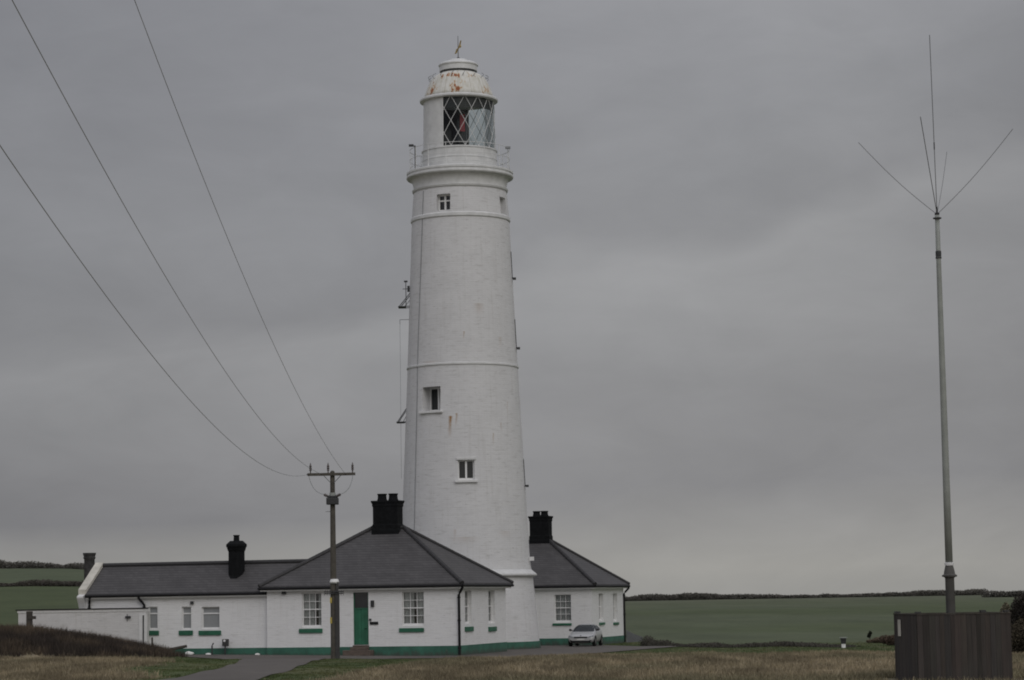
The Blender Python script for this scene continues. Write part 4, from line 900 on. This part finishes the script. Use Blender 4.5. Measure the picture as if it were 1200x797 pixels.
# ================================================================== CAR
def car():
    b = trace(684.5, 757.6); cx, cy = atY(686.5, 757, 173.5)[0], 173.2; g = gz(cx, cy) + .045
    root = thing('parked_car', 'silver hatchback car parked nose out in front of the right-hand cottage', 'car', (cx, cy, g), R(-11)); root.scale = (1.035, 1.02, 1.055)
    st = [(-2.15, .70, .26, .46, .60, .48, .64, .65), (-2.09, .85, .20, .48, .66, .58, .70, .71), (-1.80, .885, .19, .56, .76, .64, .80, .82), (-1.25, .885, .20, .62, .84, .66, .88, .90), (-.98, .89, .20, .66, .89, .69, .93, .95),
          (-.50, .89, .20, .72, .95, .68, 1.20, 1.23), (-.02, .89, .20, .73, .98, .62, 1.40, 1.44), (.6, .89, .20, .74, .99, .60, 1.44, 1.49), (1.2, .89, .20, .75, 1.0, .59, 1.42, 1.46), (1.62, .88, .22, .76, 1.02, .57, 1.31, 1.35), (1.97, .84, .26, .76, 1.0, .52, 1.06, 1.09), (2.13, .72, .34, .66, .84, .45, .88, .90)]
    vs = []; n = 13
    for (y, w, zb, zs, zl, xr, ze, zt) in st:
        half = [(0, zb), (w * .80, zb), (w * .97, zb + .16), (w, zs), (w * .955, zl), (xr, ze), (0, zt)]
        ring = half + [(-a, z) for a, z in half[-2:0:-1]]; vs += [(a, y, z) for a, z in ring]
    m = 12; fs = [(i * m + k, i * m + (k + 1) % m, (i + 1) * m + (k + 1) % m, (i + 1) * m + k) for i in range(len(st) - 1) for k in range(m)]
    fs += [tuple(range(m - 1, -1, -1)), tuple(range((len(st) - 1) * m, len(st) * m))]
    mb = MB(); mb.add(vs, [f[::-1] for f in fs]); body = mb.build('body', M['car'], root, True)
    sd = body.modifiers.new('s', 'SUBSURF'); sd.levels = sd.render_levels = 2
    bpy.context.view_layer.update(); dg = bpy.context.evaluated_depsgraph_get(); me = bpy.data.meshes.new_from_object(body.evaluated_get(dg)); body.modifiers.remove(sd); body.data = me
    bm = bmesh.new(); bm.from_mesh(me); bmesh.ops.recalc_face_normals(bm, faces=bm.faces); bm.to_mesh(me); bvh = BVHTree.FromBMesh(bm); bm.free(); me.shade_smooth()
    def patch(name, poly, mat, axis='front', off=.008, nu=14, nv=6, sgn=1, parent=None):
        """a panel that hugs the body: quad given in view coordinates, projected on to the body surface"""
        P = np.array(poly, float); vs = []; ok = True
        for i in range(nv + 1):
            for j in range(nu + 1):
                a, c = i / nv, j / nu; q = (P[0] * (1 - c) + P[1] * c) * (1 - a) + (P[3] * (1 - c) + P[2] * c) * a
                for _ in range(30):
                  if axis == 'front': h = bvh.ray_cast(Vector((q[0], -5, q[1])), Vector((0, 1, 0)))
                  elif axis == 'rear': h = bvh.ray_cast(Vector((q[0], 5, q[1])), Vector((0, -1, 0)))
                  else: h = bvh.ray_cast(Vector((sgn * 3, q[0], q[1])), Vector((-sgn, 0, 0)))
                  if h[0] is not None: break
                  q = q * np.array([.985, 1]) - np.array([0, .006])
                vs.append(tuple(h[0] + (h[1] if h[1].dot(Vector((0, -1, 0)) if axis == 'front' else Vector((0, 1, 0)) if axis == 'rear' else Vector((sgn, 0, 0))) > 0 else -h[1]) * off))
        mb = MB(); mb.add(vs, [(i * (nu + 1) + j, i * (nu + 1) + j + 1, (i + 1) * (nu + 1) + j + 1, (i + 1) * (nu + 1) + j) for i in range(nv) for j in range(nu)])
        return mb.build(name, mat, parent or root, True)
    ws = patch('windscreen', [(-.73, .945), (.73, .945), (.58, 1.37), (-.58, 1.37)], M['car_glass'], nv=10)
    patch('rear_window', [(-.6, 1.1), (.6, 1.1), (.5, 1.34), (-.5, 1.34)], M['car_glass'], 'rear')
    for s in (-1, 1):
        patch('side_window', [(-.62, 1.02), (.28, 1.02), (.28, 1.33), (-.14, 1.33)], M['car_glass'], 'side', sgn=s)
        patch('side_window', [(.36, 1.02), (1.28, 1.04), (1.02, 1.33), (.36, 1.33)], M['car_glass'], 'side', sgn=s)
        patch('headlight', [(s * .46, .56), (s * .83, .60), (s * .83, .73), (s * .52, .65)], M['lamp'])
        patch('fog_lamp', [(s * .56, .32), (s * .72, .34), (s * .72, .42), (s * .56, .40)], M['trim'])
        mb = MB(); x = s * .93; mb.lathe([(.02, .98), (.085, 1.0), (.10, 1.06), (.07, 1.12), (.02, 1.13)], 10, cx=s * .93, cy=-.62); mb.tube((s * .76, -.58, 1.0), (s * .93, -.62, 1.04), .035, n=6); mb.build('wing_mirror', M['trim'], root, sharp=50)
        for y in (-1.38, 1.28):
            mb = MB(); 
            vs = []; r0 = .335
            prof = [(.20, -.11), (.30, -.11), (.325, -.09), (.33, 0), (.325, .09), (.30, .11), (.21, .11)]
            k = 24
            for rr_, dx in prof: vs += [(s * .80 + dx * s, y + rr_ * math.cos(2 * PI * i / k), .33 + rr_ * math.sin(2 * PI * i / k)) for i in range(k)]
            mb.add(vs, [(a * k + i, a * k + (i + 1) % k, (a + 1) * k + (i + 1) % k, (a + 1) * k + i) for a in range(len(prof) - 1) for i in range(k)]); wh = mb.build('wheel', M['tyre'], root, True)
            mb = MB(); cxx = s * .895; mb.add([(cxx, y + .205 * math.cos(2 * PI * i / k), .33 + .205 * math.sin(2 * PI * i / k)) for i in range(k)] + [(cxx + s * .01, y, .33)], [(i, (i + 1) % k, k) for i in range(k)]); mb.build('rim', M['alloy'], wh)
            mb = MB(); cxx = s * .898; a0 = [(cxx, y + .39 * math.cos(t), .33 + .39 * math.sin(t)) for t in np.linspace(-.35, PI + .35, 20)]; a1 = [(cxx, y + .325 * math.cos(t), .33 + .325 * math.sin(t)) for t in np.linspace(-.35, PI + .35, 20)]
            mb.add(a0 + a1, [(i, i + 1, 21 + i, 20 + i) for i in range(19)]); mb.build('wheel_arch', M['trim'], root)
    patch('grille', [(-.44, .53), (.44, .53), (.47, .635), (-.47, .635)], M['trim'], off=.012)
    patch('lower_intake', [(-.66, .25), (.66, .25), (.66, .38), (-.66, .38)], M['trim'], off=.010)
    patch('number_plate', [(-.26, .415), (.26, .415), (.26, .51), (-.26, .51)], M['plate'], off=.02)
    patch('badge', [(-.05, .67), (.05, .67), (.05, .71), (-.05, .71)], M['trim'], off=.01, nu=3, nv=2)
    for s in (-1, 1): patch('wiper', [(s * .05 - .3, 0.965), (s * .05 + .25, .95), (s * .05 + .25, .97), (s * .05 - .3, .985)], M['trim'], off=.02)
car()

# ================================================================== VEGETATION
def leaf_cloud(centres, radii, n, size, cols, squash=1., rng=RNG):
    """leaf-sized faces spread through a set of lumps, lighter above and darker inside"""
    centres = np.array(centres, float); radii = np.array(radii, float)
    wts = radii.prod(1) ** (2 / 3); k = rng.choice(len(centres), n, p=wts / wts.sum())
    d = rng.normal(size=(n, 3)); d /= np.linalg.norm(d, axis=1)[:, None]; rad = rng.uniform(.25, 1., n) ** .5 * rng.choice([1., 1., 1.08], n)
    P = centres[k] + d * rad[:, None] * radii[k]
    a = rng.normal(size=(n, 3)); a /= np.linalg.norm(a, axis=1)[:, None]; b = np.cross(a, rng.normal(size=(n, 3))); b /= np.linalg.norm(b, axis=1)[:, None]
    s = size * rng.uniform(.5, 1.4, n)[:, None]
    V = np.stack([P - a * s, P + b * s * .5, P + a * s, P - b * s * .5], 1).reshape(-1, 3); q = np.arange(4 * n).reshape(n, 4)
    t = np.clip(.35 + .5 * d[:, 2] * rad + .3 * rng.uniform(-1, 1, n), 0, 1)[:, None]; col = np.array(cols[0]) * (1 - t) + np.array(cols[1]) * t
    return V, q, np.repeat(col, 4, 0)
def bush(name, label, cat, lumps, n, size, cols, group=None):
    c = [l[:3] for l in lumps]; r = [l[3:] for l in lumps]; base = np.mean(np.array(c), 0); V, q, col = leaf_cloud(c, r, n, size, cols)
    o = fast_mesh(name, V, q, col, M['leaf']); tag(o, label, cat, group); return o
def hedge(name, label, pts, w, n, size, cols, group, step=1.6, jag=.25):
    """pts: (x, y, height) along the hedge line"""
    pts = np.array(pts, float); d = np.concatenate([[0], np.cumsum(np.linalg.norm(np.diff(pts[:, :2], axis=0), axis=1))]); t = np.arange(0, d[-1], step); X = np.interp(t, d, pts[:, 0]); Y = np.interp(t, d, pts[:, 1]); H = np.interp(t, d, pts[:, 2])
    hh = H * (1 + jag * (fbm(t * .035, t * 0, 3) - .5) * 2 + jag * 1.2 * (fbm(t * .18, t * 0, 8) - .5) * 2); r = RNG.uniform(1.2, 2.4, len(t))
    lumps = [(x, y + RNG.normal(0, .3), gz(x, y) + k * .34, step * q, w, k * .62) for x, y, k, q in zip(X, Y, hh, r)]
    return bush(name, label, 'hedge', lumps, n, size, cols, group)
HC = [(.085, .081, .074), (.135, .128, .112)]  # far hedge colours, lightened to put distance haze into them
G = 'distant field hedges'
def hp(px, Y, h): return ((px - 600) / F * Y, Y, h)
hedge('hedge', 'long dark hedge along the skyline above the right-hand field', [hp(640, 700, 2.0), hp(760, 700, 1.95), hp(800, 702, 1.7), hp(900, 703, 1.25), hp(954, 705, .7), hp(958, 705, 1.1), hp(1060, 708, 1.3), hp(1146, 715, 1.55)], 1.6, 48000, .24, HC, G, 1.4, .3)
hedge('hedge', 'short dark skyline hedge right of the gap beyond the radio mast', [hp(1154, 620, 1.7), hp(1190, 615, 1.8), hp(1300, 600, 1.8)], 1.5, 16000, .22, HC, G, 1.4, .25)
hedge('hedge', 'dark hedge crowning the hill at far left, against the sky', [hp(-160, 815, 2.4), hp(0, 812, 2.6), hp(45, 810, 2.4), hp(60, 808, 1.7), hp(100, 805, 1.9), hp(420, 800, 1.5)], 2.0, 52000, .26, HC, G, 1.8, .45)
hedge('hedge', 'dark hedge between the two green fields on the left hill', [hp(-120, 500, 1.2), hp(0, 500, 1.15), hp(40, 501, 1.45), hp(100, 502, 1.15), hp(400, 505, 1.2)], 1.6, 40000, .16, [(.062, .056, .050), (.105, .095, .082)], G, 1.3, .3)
# low scrub behind the turning area
def low_scrub():
    lumps = []
    for px in np.arange(750, 985, 2.2):
        Y = float(np.interp(px, [750, 800, 985], [172, 164, 157])) + 1.5 * math.sin(px * .05); x = (px - 600) / F * Y; h = float(np.interp(px, [750, 758, 790, 830, 850, 905, 940, 985], [.8, .55, .12, .32, .16, .34, .24, .08])) * random.uniform(.65, 1.2); lumps.append((x, Y, gz(x, Y) + h * .2, random.uniform(.4, 1.1), 1.6, max(h * .8, .12)))
    bush('scrub_strip', 'low dark scrub strip along the near edge of the right-hand field', 'scrub', lumps, 34000, .055, [(.052, .049, .042), (.095, .089, .074)])
low_scrub()
def rbush(label, px, Y, h, w, n, size, cols, cat='bush', name='bush', group=None, parts=9):
    x = (px - 600) / F * Y; g = gz(x, Y); lumps = [(x, Y, g + h * .4, w * .7, w * .7, h * .5)]
    for k in range(parts): a = random.uniform(0, 2 * PI); q = random.uniform(.3, .9) * w; hh = h * random.uniform(.35, .62); lumps.append((x + q * math.cos(a), Y + q * math.sin(a), g + hh * random.uniform(.6, 1.1), w * random.uniform(.25, .5), w * .4, hh * random.uniform(.6, .85)))
    return bush(name, label, cat, lumps, n, size, cols, group)
bush('bush', 'big dark rounded bush at the right edge, highest of the bushes behind the enclosure', 'bush',
     [((px - 600) / F * Y, Y, gz((px - 600) / F * Y, Y) + zc, rx, rx, rz) for px, Y, zc, rx, rz in ((1181, 118, 1.35, .36, 1.05), (1187, 118, 1.6, .42, 1.15), (1198, 117.5, 1.75, .55, 1.15), (1210, 118, 1.75, .8, 1.15), (1228, 119, 1.7, .9, 1.2), (1187, 117, .6, .6, .7), (1203, 117, .7, .7, .8), (1222, 117, .8, .8, .9))],
     46000, .05, [(.032, .029, .026), (.066, .057, .048)])
rbush('brown-green bramble clump below the big dark bush at the right edge', 1203, 103, 1.6, 1.2, 22000, .04, [(.030, .026, .019), (.085, .072, .048)])
bush('grass_clump', 'pale straw-coloured grass clump on the skyline left of the big dark bush', 'grass clump',
     [((px - 600) / F * 122, 122, gz((px - 600) / F * 122, 122) + zc, rx, rx, rz) for px, zc, rx, rz in ((1166, 1.35, .22, .75), (1170, 1.75, .24, .60), (1173, 1.2, .3, .8), (1168, .5, .35, .6))],
     5000, .06, [(.11, .098, .068), (.21, .185, .13)])
rbush('reddish brown bush beside the left corner of the boarded enclosure', 1040, 158, .75, 1.0, 6000, .05, [(.05, .036, .028), (.125, .092, .068)])
rbush('low tan bush below the thin dark sapling in the right-hand field', 1021, 168, .42, .75, 4000, .05, [(.07, .055, .040), (.15, .12, .085)])
rbush('twiggy dark bush at the left end of the white yard wall', 14, 147, 1.1, .65, 2200, .07, [(.020, .018, .016), (.05, .043, .036)])
def sapling():
    Y = 175; b = atY(1019.4, 751, Y); x = b[0]; g = gz(x, Y); root = thing('sapling', 'tiny thin-stemmed dark sapling standing alone at the foot of the right-hand field', 'sapling', (x, Y, g)); z = lambda py: atY(1019, py, Y)[2] - g
    mb = MB(); mb.path([(0, 0, -.1), (.02, 0, z(748)), (-.02, 0, z(744)), (.03, 0, z(741))], .035, 6); mb.build('trunk', M['wood'], root)
    V, q, c = leaf_cloud([(-.03, 0, z(744.3)), (.06, 0, z(742)), (-.08, 0, z(745.5)), (.02, 0, z(740.8))], [(.14, .14, .15), (.12, .12, .13), (.10, .10, .12), (.07, .07, .10)], 420, .05, [(.012, .014, .010), (.03, .034, .022)])
    o = fast_mesh('crown', V, q, c, M['leaf']); o.parent = root
sapling()
def bin_post():
    Y = 153; b = atY(988.6, 759.6, Y); x = b[0]; g = gz(x, Y); root = thing('litter_bin', 'small dark litter bin on a white post at the edge of the right-hand field', 'bin', (x, Y, g)); z = lambda py: atY(988, py, Y)[2] - g
    mb = MB(); mb.box(-.12, .12, -.09, .09, -.2, z(754.6)); mb.build('post', M['white_trim'], root)
    mb = MB(); mb.add([(-.13, -.12, z(754.5)), (.13, -.12, z(754.5)), (.13, .12, z(754.5)), (-.13, .12, z(754.5)), (-.17, -.15, z(748)), (.17, -.15, z(748)), (.17, .15, z(748)), (-.17, .15, z(748))], [(3, 2, 1, 0), (4, 5, 6, 7), (0, 1, 5, 4), (1, 2, 6, 5), (2, 3, 7, 6), (3, 0, 4, 7)]); bn = mb.build('bin_body', M['dark_iron'], root, bevel=.02)
    mb = MB(); mb.box(-.21, .21, -.19, .17, z(747.9), z(746.8)); mb.build('lid', M['mast'], root, bevel=.01)
    mb = MB(); mb.box(-.11, .11, -.16, -.145, z(750.5), z(749.2)); mb.build('slot', M['trim'], bn)
bin_post()
def slat_fence():
    a = atY(734.5, 757, 186.5); b = atY(753.5, 757, 192); g = gz(a[0], a[1]); root = thing('slat_fence', 'grey boarded fence stepping down from the back corner of the right-hand cottage', 'fence', (a[0], a[1], 0)); d = b[:2] - a[:2]; n = 11; h0 = atY(734.5, 738.5, 186.5)[2]; h1 = atY(753, 747.0, 192)[2]
    for k in range(n):
        t0, t1 = k / n, (k + .93) / n; p, q = d * t0, d * t1; nn = np.array([d[1], -d[0]]) / np.linalg.norm(d) * .02; h = h0 + (h1 - h0) * (t0 ** .8); mb = MB()
        v = [p, q, q - nn, p - nn]; mb.add([(*w, -.3) for w in v] + [(*w, h) for w in v], [(3, 2, 1, 0), (4, 5, 6, 7), (0, 1, 5, 4), (1, 2, 6, 5), (2, 3, 7, 6), (3, 0, 4, 7)]); mb.build('board', M['grey_slats'], root)
    mb = MB(); mb.tube((*(d * .02 - nn * 2), g + .4), (*(d * .98 - nn * 2), g + .3), .04, n=6); mb.build('rail', M['grey_slats'], root)
slat_fence()

# ---- small things by the wing
def small_things():
    fr = C1; y = wg[2]
    def gp(px, py, out):                       # a point on the ground `out` metres in front of the wing wall
        u, z = fr.front(px, py, y - out); p = fr.o + fr.x * u + fr.y * (y - out); return p[0], p[1], gz(p[0], p[1])
    for px, s, lb in ((221.5, .24, 'largest white stone at the foot of the wing wall, nearest the scrub bank'), (244.0, .15, 'small flat white stone below the wide grey window of the wing'), (301.5, .14, 'small white stone at the foot of the wall near the corner of the cottage')):
        x, yy, g = gp(px, 766, .35); bm = bmesh.new(); bmesh.ops.create_icosphere(bm, subdivisions=2, radius=s)
        for v in bm.verts: v.co *= 1 + random.uniform(-.14, .14); v.co.z *= .6; v.co.x *= 1.25
        me = bpy.data.meshes.new('painted_stone'); bm.to_mesh(me); bm.free(); me.shade_smooth(); o = bpy.data.objects.new('painted_stone', me); COL.objects.link(o); o.location = (x, yy, g + s * .35); me.materials.append(M['stone_white']); tag(o, lb, 'stone', 'white stones along the wall')
    x, yy, g = gp(264.2, 766, .35); root = thing('meter_box', 'dark meter box with a white disc on a short post against the wing wall', 'meter box', (x, yy, g), fr.a); z = lambda py: fr.front(264, py, y - .35)[1] + fr.o[2] * 0 - g
    mb = MB(); mb.tube((-.02, 0, -.2), (-.02, 0, z(755)), .05, n=8); mb.build('post', M['dark_iron'], root)
    mb = MB(); mb.box(-.19, .19, -.10, .14, z(755.3), z(747.0)); bx = mb.build('box', M['riser'], root, bevel=.04)
    mb = MB(); mb.tube((-.02, -.115, z(748.9)), (-.02, -.10, z(748.9)), .075, n=14); mb.build('disc', M['white_trim'], bx)
    x, yy, g = gp(248.5, 766, .35); mb = MB(); h = .72; mb.path([(x, yy, g - .2), (x, yy, g + h * .8), (x + .04, yy, g + h * .93), (x + .09, yy - .02, g + h)], .045, 8); tag(mb.build('standpipe', M['dark_iron'], None), 'short dark standpipe with bent top beside the meter box', 'pipe')
    # posts on the bank
    for px, pt, Y, w, lb in ((34.5, 716.5, 143.6, .16, 'thick dark timber post in front of the left end of the yard wall'), (178.3, 747.0, 145.0, .05, 'short thin dark post at the right end of the yard wall, under the leftmost window')):
        t = atY(px, pt, Y); x = t[0]; g = gz(x, Y); root = thing('timber_post', lb, 'post', (x, Y, g)); mb = MB(); mb.box(-w, w, -w, w, -.3, t[2] - g); mb.build('post', M['wood'], root, bevel=.015)
        if w > .1: mb = MB(); zz = atY(px, 724, Y)[2] - g; mb.box(-.02, .42, -w - .06, -w - .002, zz - .08, zz + .10); mb.build('hinge_block', M['wood'], root)
    P0 = np.array(gp(199, 760, 1.3)); P1 = np.array(gp(219.0, 758, 1.0)); mb = MB(); mb.tube(P0 + [0, 0, .34], P1 + [0, 0, .56], .11, .09, 10); tag(mb.build('log', M['wood'], None), 'dark fallen log lying at the end of the scrub bank by the green plinth', 'log')
small_things()

# ---- grass: countless blades
def blades(name, n, region, keep, h, w, colf, kind_label, lean=.5, per=4):
    x0, x1, y0, y1 = region; out = []; X = []; Y = []
    cnt = 0
    while cnt < n:
        m = 200000; Yc = RNG.uniform(y0, y1, m); f = RNG.uniform(0, 1, m); Xc = x0(Yc) + (x1(Yc) - x0(Yc)) * f; k = RNG.uniform(0, 1, m) < keep(Xc, Yc)
        X.append(Xc[k]); Y.append(Yc[k]); cnt += k.sum()
    X = np.concatenate(X)[:n]; Y = np.concatenate(Y)[:n]; X = np.repeat(X, per) + RNG.normal(0, .07, n * per); Y = np.repeat(Y, per) + RNG.normal(0, .07, n * per)
    tuft = np.repeat(RNG.uniform(.55, 1.35, n), per); Z = ground(X, Y) - .02; N_ = n * per
    hh = h * tuft * RNG.uniform(.5, 1.2, N_); a = RNG.uniform(0, 2 * PI, N_); dx, dy = np.cos(a), np.sin(a); ww = w * RNG.uniform(.6, 1.4, N_); ln = RNG.normal(0, lean, N_) * hh; la = RNG.uniform(0, 2 * PI, N_)
    V = np.stack([np.stack([X - dx * ww, Y - dy * ww, Z], -1), np.stack([X + dx * ww, Y + dy * ww, Z], -1), np.stack([X + np.cos(la) * ln, Y + np.sin(la) * ln, Z + hh], -1)], 1).reshape(-1, 3)
    c = colf(X, Y) * RNG.uniform(.72, 1.25, N_)[:, None] * np.repeat(RNG.uniform(.8, 1.2, n), per)[:, None]
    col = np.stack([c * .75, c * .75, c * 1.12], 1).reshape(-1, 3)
    o = fast_mesh(name, V, np.arange(3 * N_).reshape(-1, 3), col, M['blades']); tag(o, kind_label, 'grass', kind='stuff'); return o
def strip_has(X, Y, A, B, pad):
    A = np.array(A); B = np.array(B); o = np.argsort(A[:, 1]); xa = np.interp(Y, A[o, 1], A[o, 0]); o = np.argsort(B[:, 1]); xb = np.interp(Y, B[o, 1], B[o, 0]); return (X > xa + pad) & (X < xb - pad) & (Y > A[:, 1].min())
def on_asphalt(X, Y, pad=.15):
    r = strip_has(X, Y, ACC_L, ACC_R, pad); nr = np.array(NEAR); yn = np.interp(X, nr[:, 0], nr[:, 1]); fa = np.array(FARE); yf = np.interp(X, fa[:, 0], fa[:, 1]); return r | ((Y > yn + pad) & (X > -20.4) & (X < 11.5) & (Y < yf - pad))
Lx = lambda Y: -.225 * Y - 1; Rx = lambda Y: .225 * Y + 1
def enclosed(X, Y): return (X > 10.2) & (X < 14.2) & (Y > 67.2) & (Y < 71.2)
def keep_dry(X, Y):
    lawn, scr, fld, n, n2 = zones(X, Y); return (1 - lawn) * (1 - scr) * (1 - fld) * ~on_asphalt(X, Y, -.1) * (.35 + .65 * sm(.35, .6, n2)) * ~enclosed(X, Y)
def keep_lawn(X, Y):
    lawn, scr, fld, n, n2 = zones(X, Y); return lawn * (1 - scr) * (1 - fld) * ~on_asphalt(X, Y, .1) * (Y < 186)
def keep_scr(X, Y):
    lawn, scr, fld, n, n2 = zones(X, Y); return scr * (1 - fld) * ~on_asphalt(X, Y, -.1)
def cdry(X, Y):
    n2 = fbm(X * .8, Y * .15, 5); n = fbm(X * .22, Y * .10, 11); c = lerp(np.repeat(DRY[None], len(X), 0), DRY2, sm(.35, .7, n2)); return lerp(c, DRY3, .7 * sm(.45, .7, n)) * 1.1
def clawn(X, Y): return lerp(np.repeat(LAWN[None], len(X), 0), LAWN2, sm(.4, .75, fbm(X * .8, Y * .15, 5))) * 1.1
def cscr(X, Y): return lerp(np.repeat(SCR[None], len(X), 0), SCR2, sm(.35, .7, fbm(X * .8, Y * .8, 17)))
blades('dry_grass', 90000, (Lx, Rx, 66, 190), keep_dry, .17, .020, cdry, 'rough straw-coloured dry grass covering the foreground')
blades('lawn_grass', 60000, (Lx, Rx, 70, 190), keep_lawn, .055, .022, clawn, 'short green grass along the drive and forecourt')
blades('heath_scrub', 45000, (Lx, Rx, 100, 170), keep_scr, .42, .020, cscr, 'dark brown heathy scrub covering the bank at left', .35, 5)

# ================================================================== SKY, SUN, CAMERA
SUN_EL, SUN_AZ = R(38), R(157)              # azimuth clockwise from +Y: behind the camera to its right
SKYGAIN = 1.31
def world():
    w = bpy.data.worlds.new('World'); SC.world = w; w.use_nodes = True; nt = w.node_tree; bg = nt.nodes['Background']
    sky = N(nt, 'ShaderNodeTexSky', sky_type='NISHITA', sun_disc=False, sun_elevation=SUN_EL, sun_rotation=SUN_AZ, air_density=1.5, dust_density=4.)
    tc = N(nt, 'ShaderNodeTexCoord'); s = N(nt, 'ShaderNodeSeparateXYZ'); L(nt, tc.outputs['Generated'], s.inputs[0])
    az = math_(nt, 'ARCTAN2', s.outputs[0], s.outputs[1]); el = math_(nt, 'ARCSINE', s.outputs[2])
    c = N(nt, 'ShaderNodeCombineXYZ'); L(nt, az, c.inputs[0]); L(nt, el, c.inputs[1]); v = c.outputs[0]
    # overcast layers: long flat rolls of stratus, slightly tilted
    mp = N(nt, 'ShaderNodeMapping'); mp.inputs['Rotation'].default_value = (0, 0, R(-9)); mp.inputs['Scale'].default_value = (5.5, 17, 1); mp.inputs['Location'].default_value = (2.3, .4, 0); L(nt, v, mp.inputs[0])
    n1 = N(nt, 'ShaderNodeTexNoise', inp={'Scale': 1., 'Detail': 5, 'Roughness': .5, 'Distortion': .6}); L(nt, mp.outputs[0], n1.inputs['Vector'])
    mp2 = N(nt, 'ShaderNodeMapping'); mp2.inputs['Scale'].default_value = (20, 44, 1); mp2.inputs['Rotation'].default_value = (0, 0, R(4)); L(nt, v, mp2.inputs[0])
    n2 = N(nt, 'ShaderNodeTexNoise', inp={'Scale': 1., 'Detail': 8, 'Roughness': .6, 'Distortion': .5}); L(nt, mp2.outputs[0], n2.inputs['Vector'])
    big = N(nt, 'ShaderNodeTexNoise', inp={'Scale': 1., 'Detail': 3, 'Roughness': .5}); mp3 = N(nt, 'ShaderNodeMapping'); mp3.inputs['Scale'].default_value = (7, 12, 1); mp3.inputs['Location'].default_value = (4.1, 1.7, 0); L(nt, v, mp3.inputs[0]); L(nt, mp3.outputs[0], big.inputs['Vector'])
    hi = ramp(nt, math_(nt, 'MULTIPLY', el, 180 / PI / 20), [(.06, (0, 0, 0)), (.2, (1, 1, 1))])
    e2 = math_(nt, 'ADD', el, math_(nt, 'MULTIPLY', hi, math_(nt, 'ADD', math_(nt, 'MULTIPLY', az, -.17), math_(nt, 'MULTIPLY_ADD', big.outputs[0], .085, -.0305))))
    base = ramp(nt, math_(nt, 'MULTIPLY', e2, 180 / PI / 20), [(0, (.246, .243, .232)), (.03, (.268, .263, .249)), (.065, (.243, .240, .234)), (.115, (.196, .196, .202)), (.22, (.208, .208, .215)), (.33, (.226, .227, .234)), (.38, (.242, .243, .250)), (.425, (.208, .209, .218)), (.52, (.212, .214, .225)), (.62, (.226, .228, .241)), (.74, (.214, .216, .230)), (1, (.19, .192, .207))])
    # left side of the sky is heavier
    lr = ramp(nt, math_(nt, 'MULTIPLY_ADD', az, 180 / PI / 26, .5), [(.0, (.82, .825, .835)), (.28, (.95, .952, .957)), (.5, (1.02, 1.02, 1.02)), (.75, (1.03, 1.03, 1.025)), (.95, (.93, .93, .93)), (1, (.88, .88, .88))])
    col = mixc(nt, 1., base, lr, 'MULTIPLY')
    col = mixc(nt, 1., col, ramp(nt, n1.outputs[0], [(.28, (.90, .90, .903)), (.5, (.98, .98, .98)), (.72, (1.07, 1.07, 1.067))]), 'MULTIPLY')
    col = mixc(nt, .5, col, ramp(nt, n2.outputs[0], [(.3, (.915, .915, .915)), (.7, (1.075, 1.075, 1.075))]), 'MULTIPLY')
    # an overcast sky is brighter overhead and around the veiled sun
    zen = ramp(nt, s.outputs[2], [(.24, (1, 1, 1)), (.55, (1.9, 1.9, 1.92)), (1, (2.6, 2.6, 2.65))]); col = mixc(nt, 1., col, zen, 'MULTIPLY')
    back = ramp(nt, math_(nt, 'MULTIPLY_ADD', s.outputs[1], -.5, .5), [(.3, (1, 1, 1)), (.8, (1.6, 1.58, 1.55)), (1, (1.7, 1.68, 1.64))]); col = mixc(nt, 1., col, back, 'MULTIPLY')
    col = mixc(nt, 1., col, (SKYGAIN / .1 * .985, SKYGAIN / .1 * .983, SKYGAIN / .1 * .986), 'MULTIPLY')
    L(nt, mixc(nt, .975, sky.outputs[0], col), bg.inputs[0]); bg.inputs[1].default_value = .1
world()
sl = bpy.data.lights.new('sun', 'SUN'); sl.energy = .55; sl.angle = R(35); sl.color = (1, .975, .945); so = bpy.data.objects.new('sun', sl); COL.objects.link(so)
dv = Vector((math.sin(SUN_AZ) * math.cos(SUN_EL), math.cos(SUN_AZ) * math.cos(SUN_EL), math.sin(SUN_EL))); so.rotation_euler = dv.to_track_quat('Z', 'Y').to_euler()

cam = bpy.data.cameras.new('camera'); co = bpy.data.objects.new('camera', cam); COL.objects.link(co); cam.sensor_width = 36; cam.lens = 36 * F / 1200; cam.clip_end = 9000; cam.clip_start = .1
m = Matrix(((RT[0], UP[0], -FW[0], O[0]), (RT[1], UP[1], -FW[1], O[1]), (RT[2], UP[2], -FW[2], O[2]), (0, 0, 0, 1))); co.matrix_world = m
SC.camera = co
SC.view_settings.view_transform = 'Standard'; SC.view_settings.look = 'None'; SC.view_settings.exposure = 0; SC.view_settings.gamma = 1
SC.render.engine = 'CYCLES'; SC.cycles.filter_width = 1.9
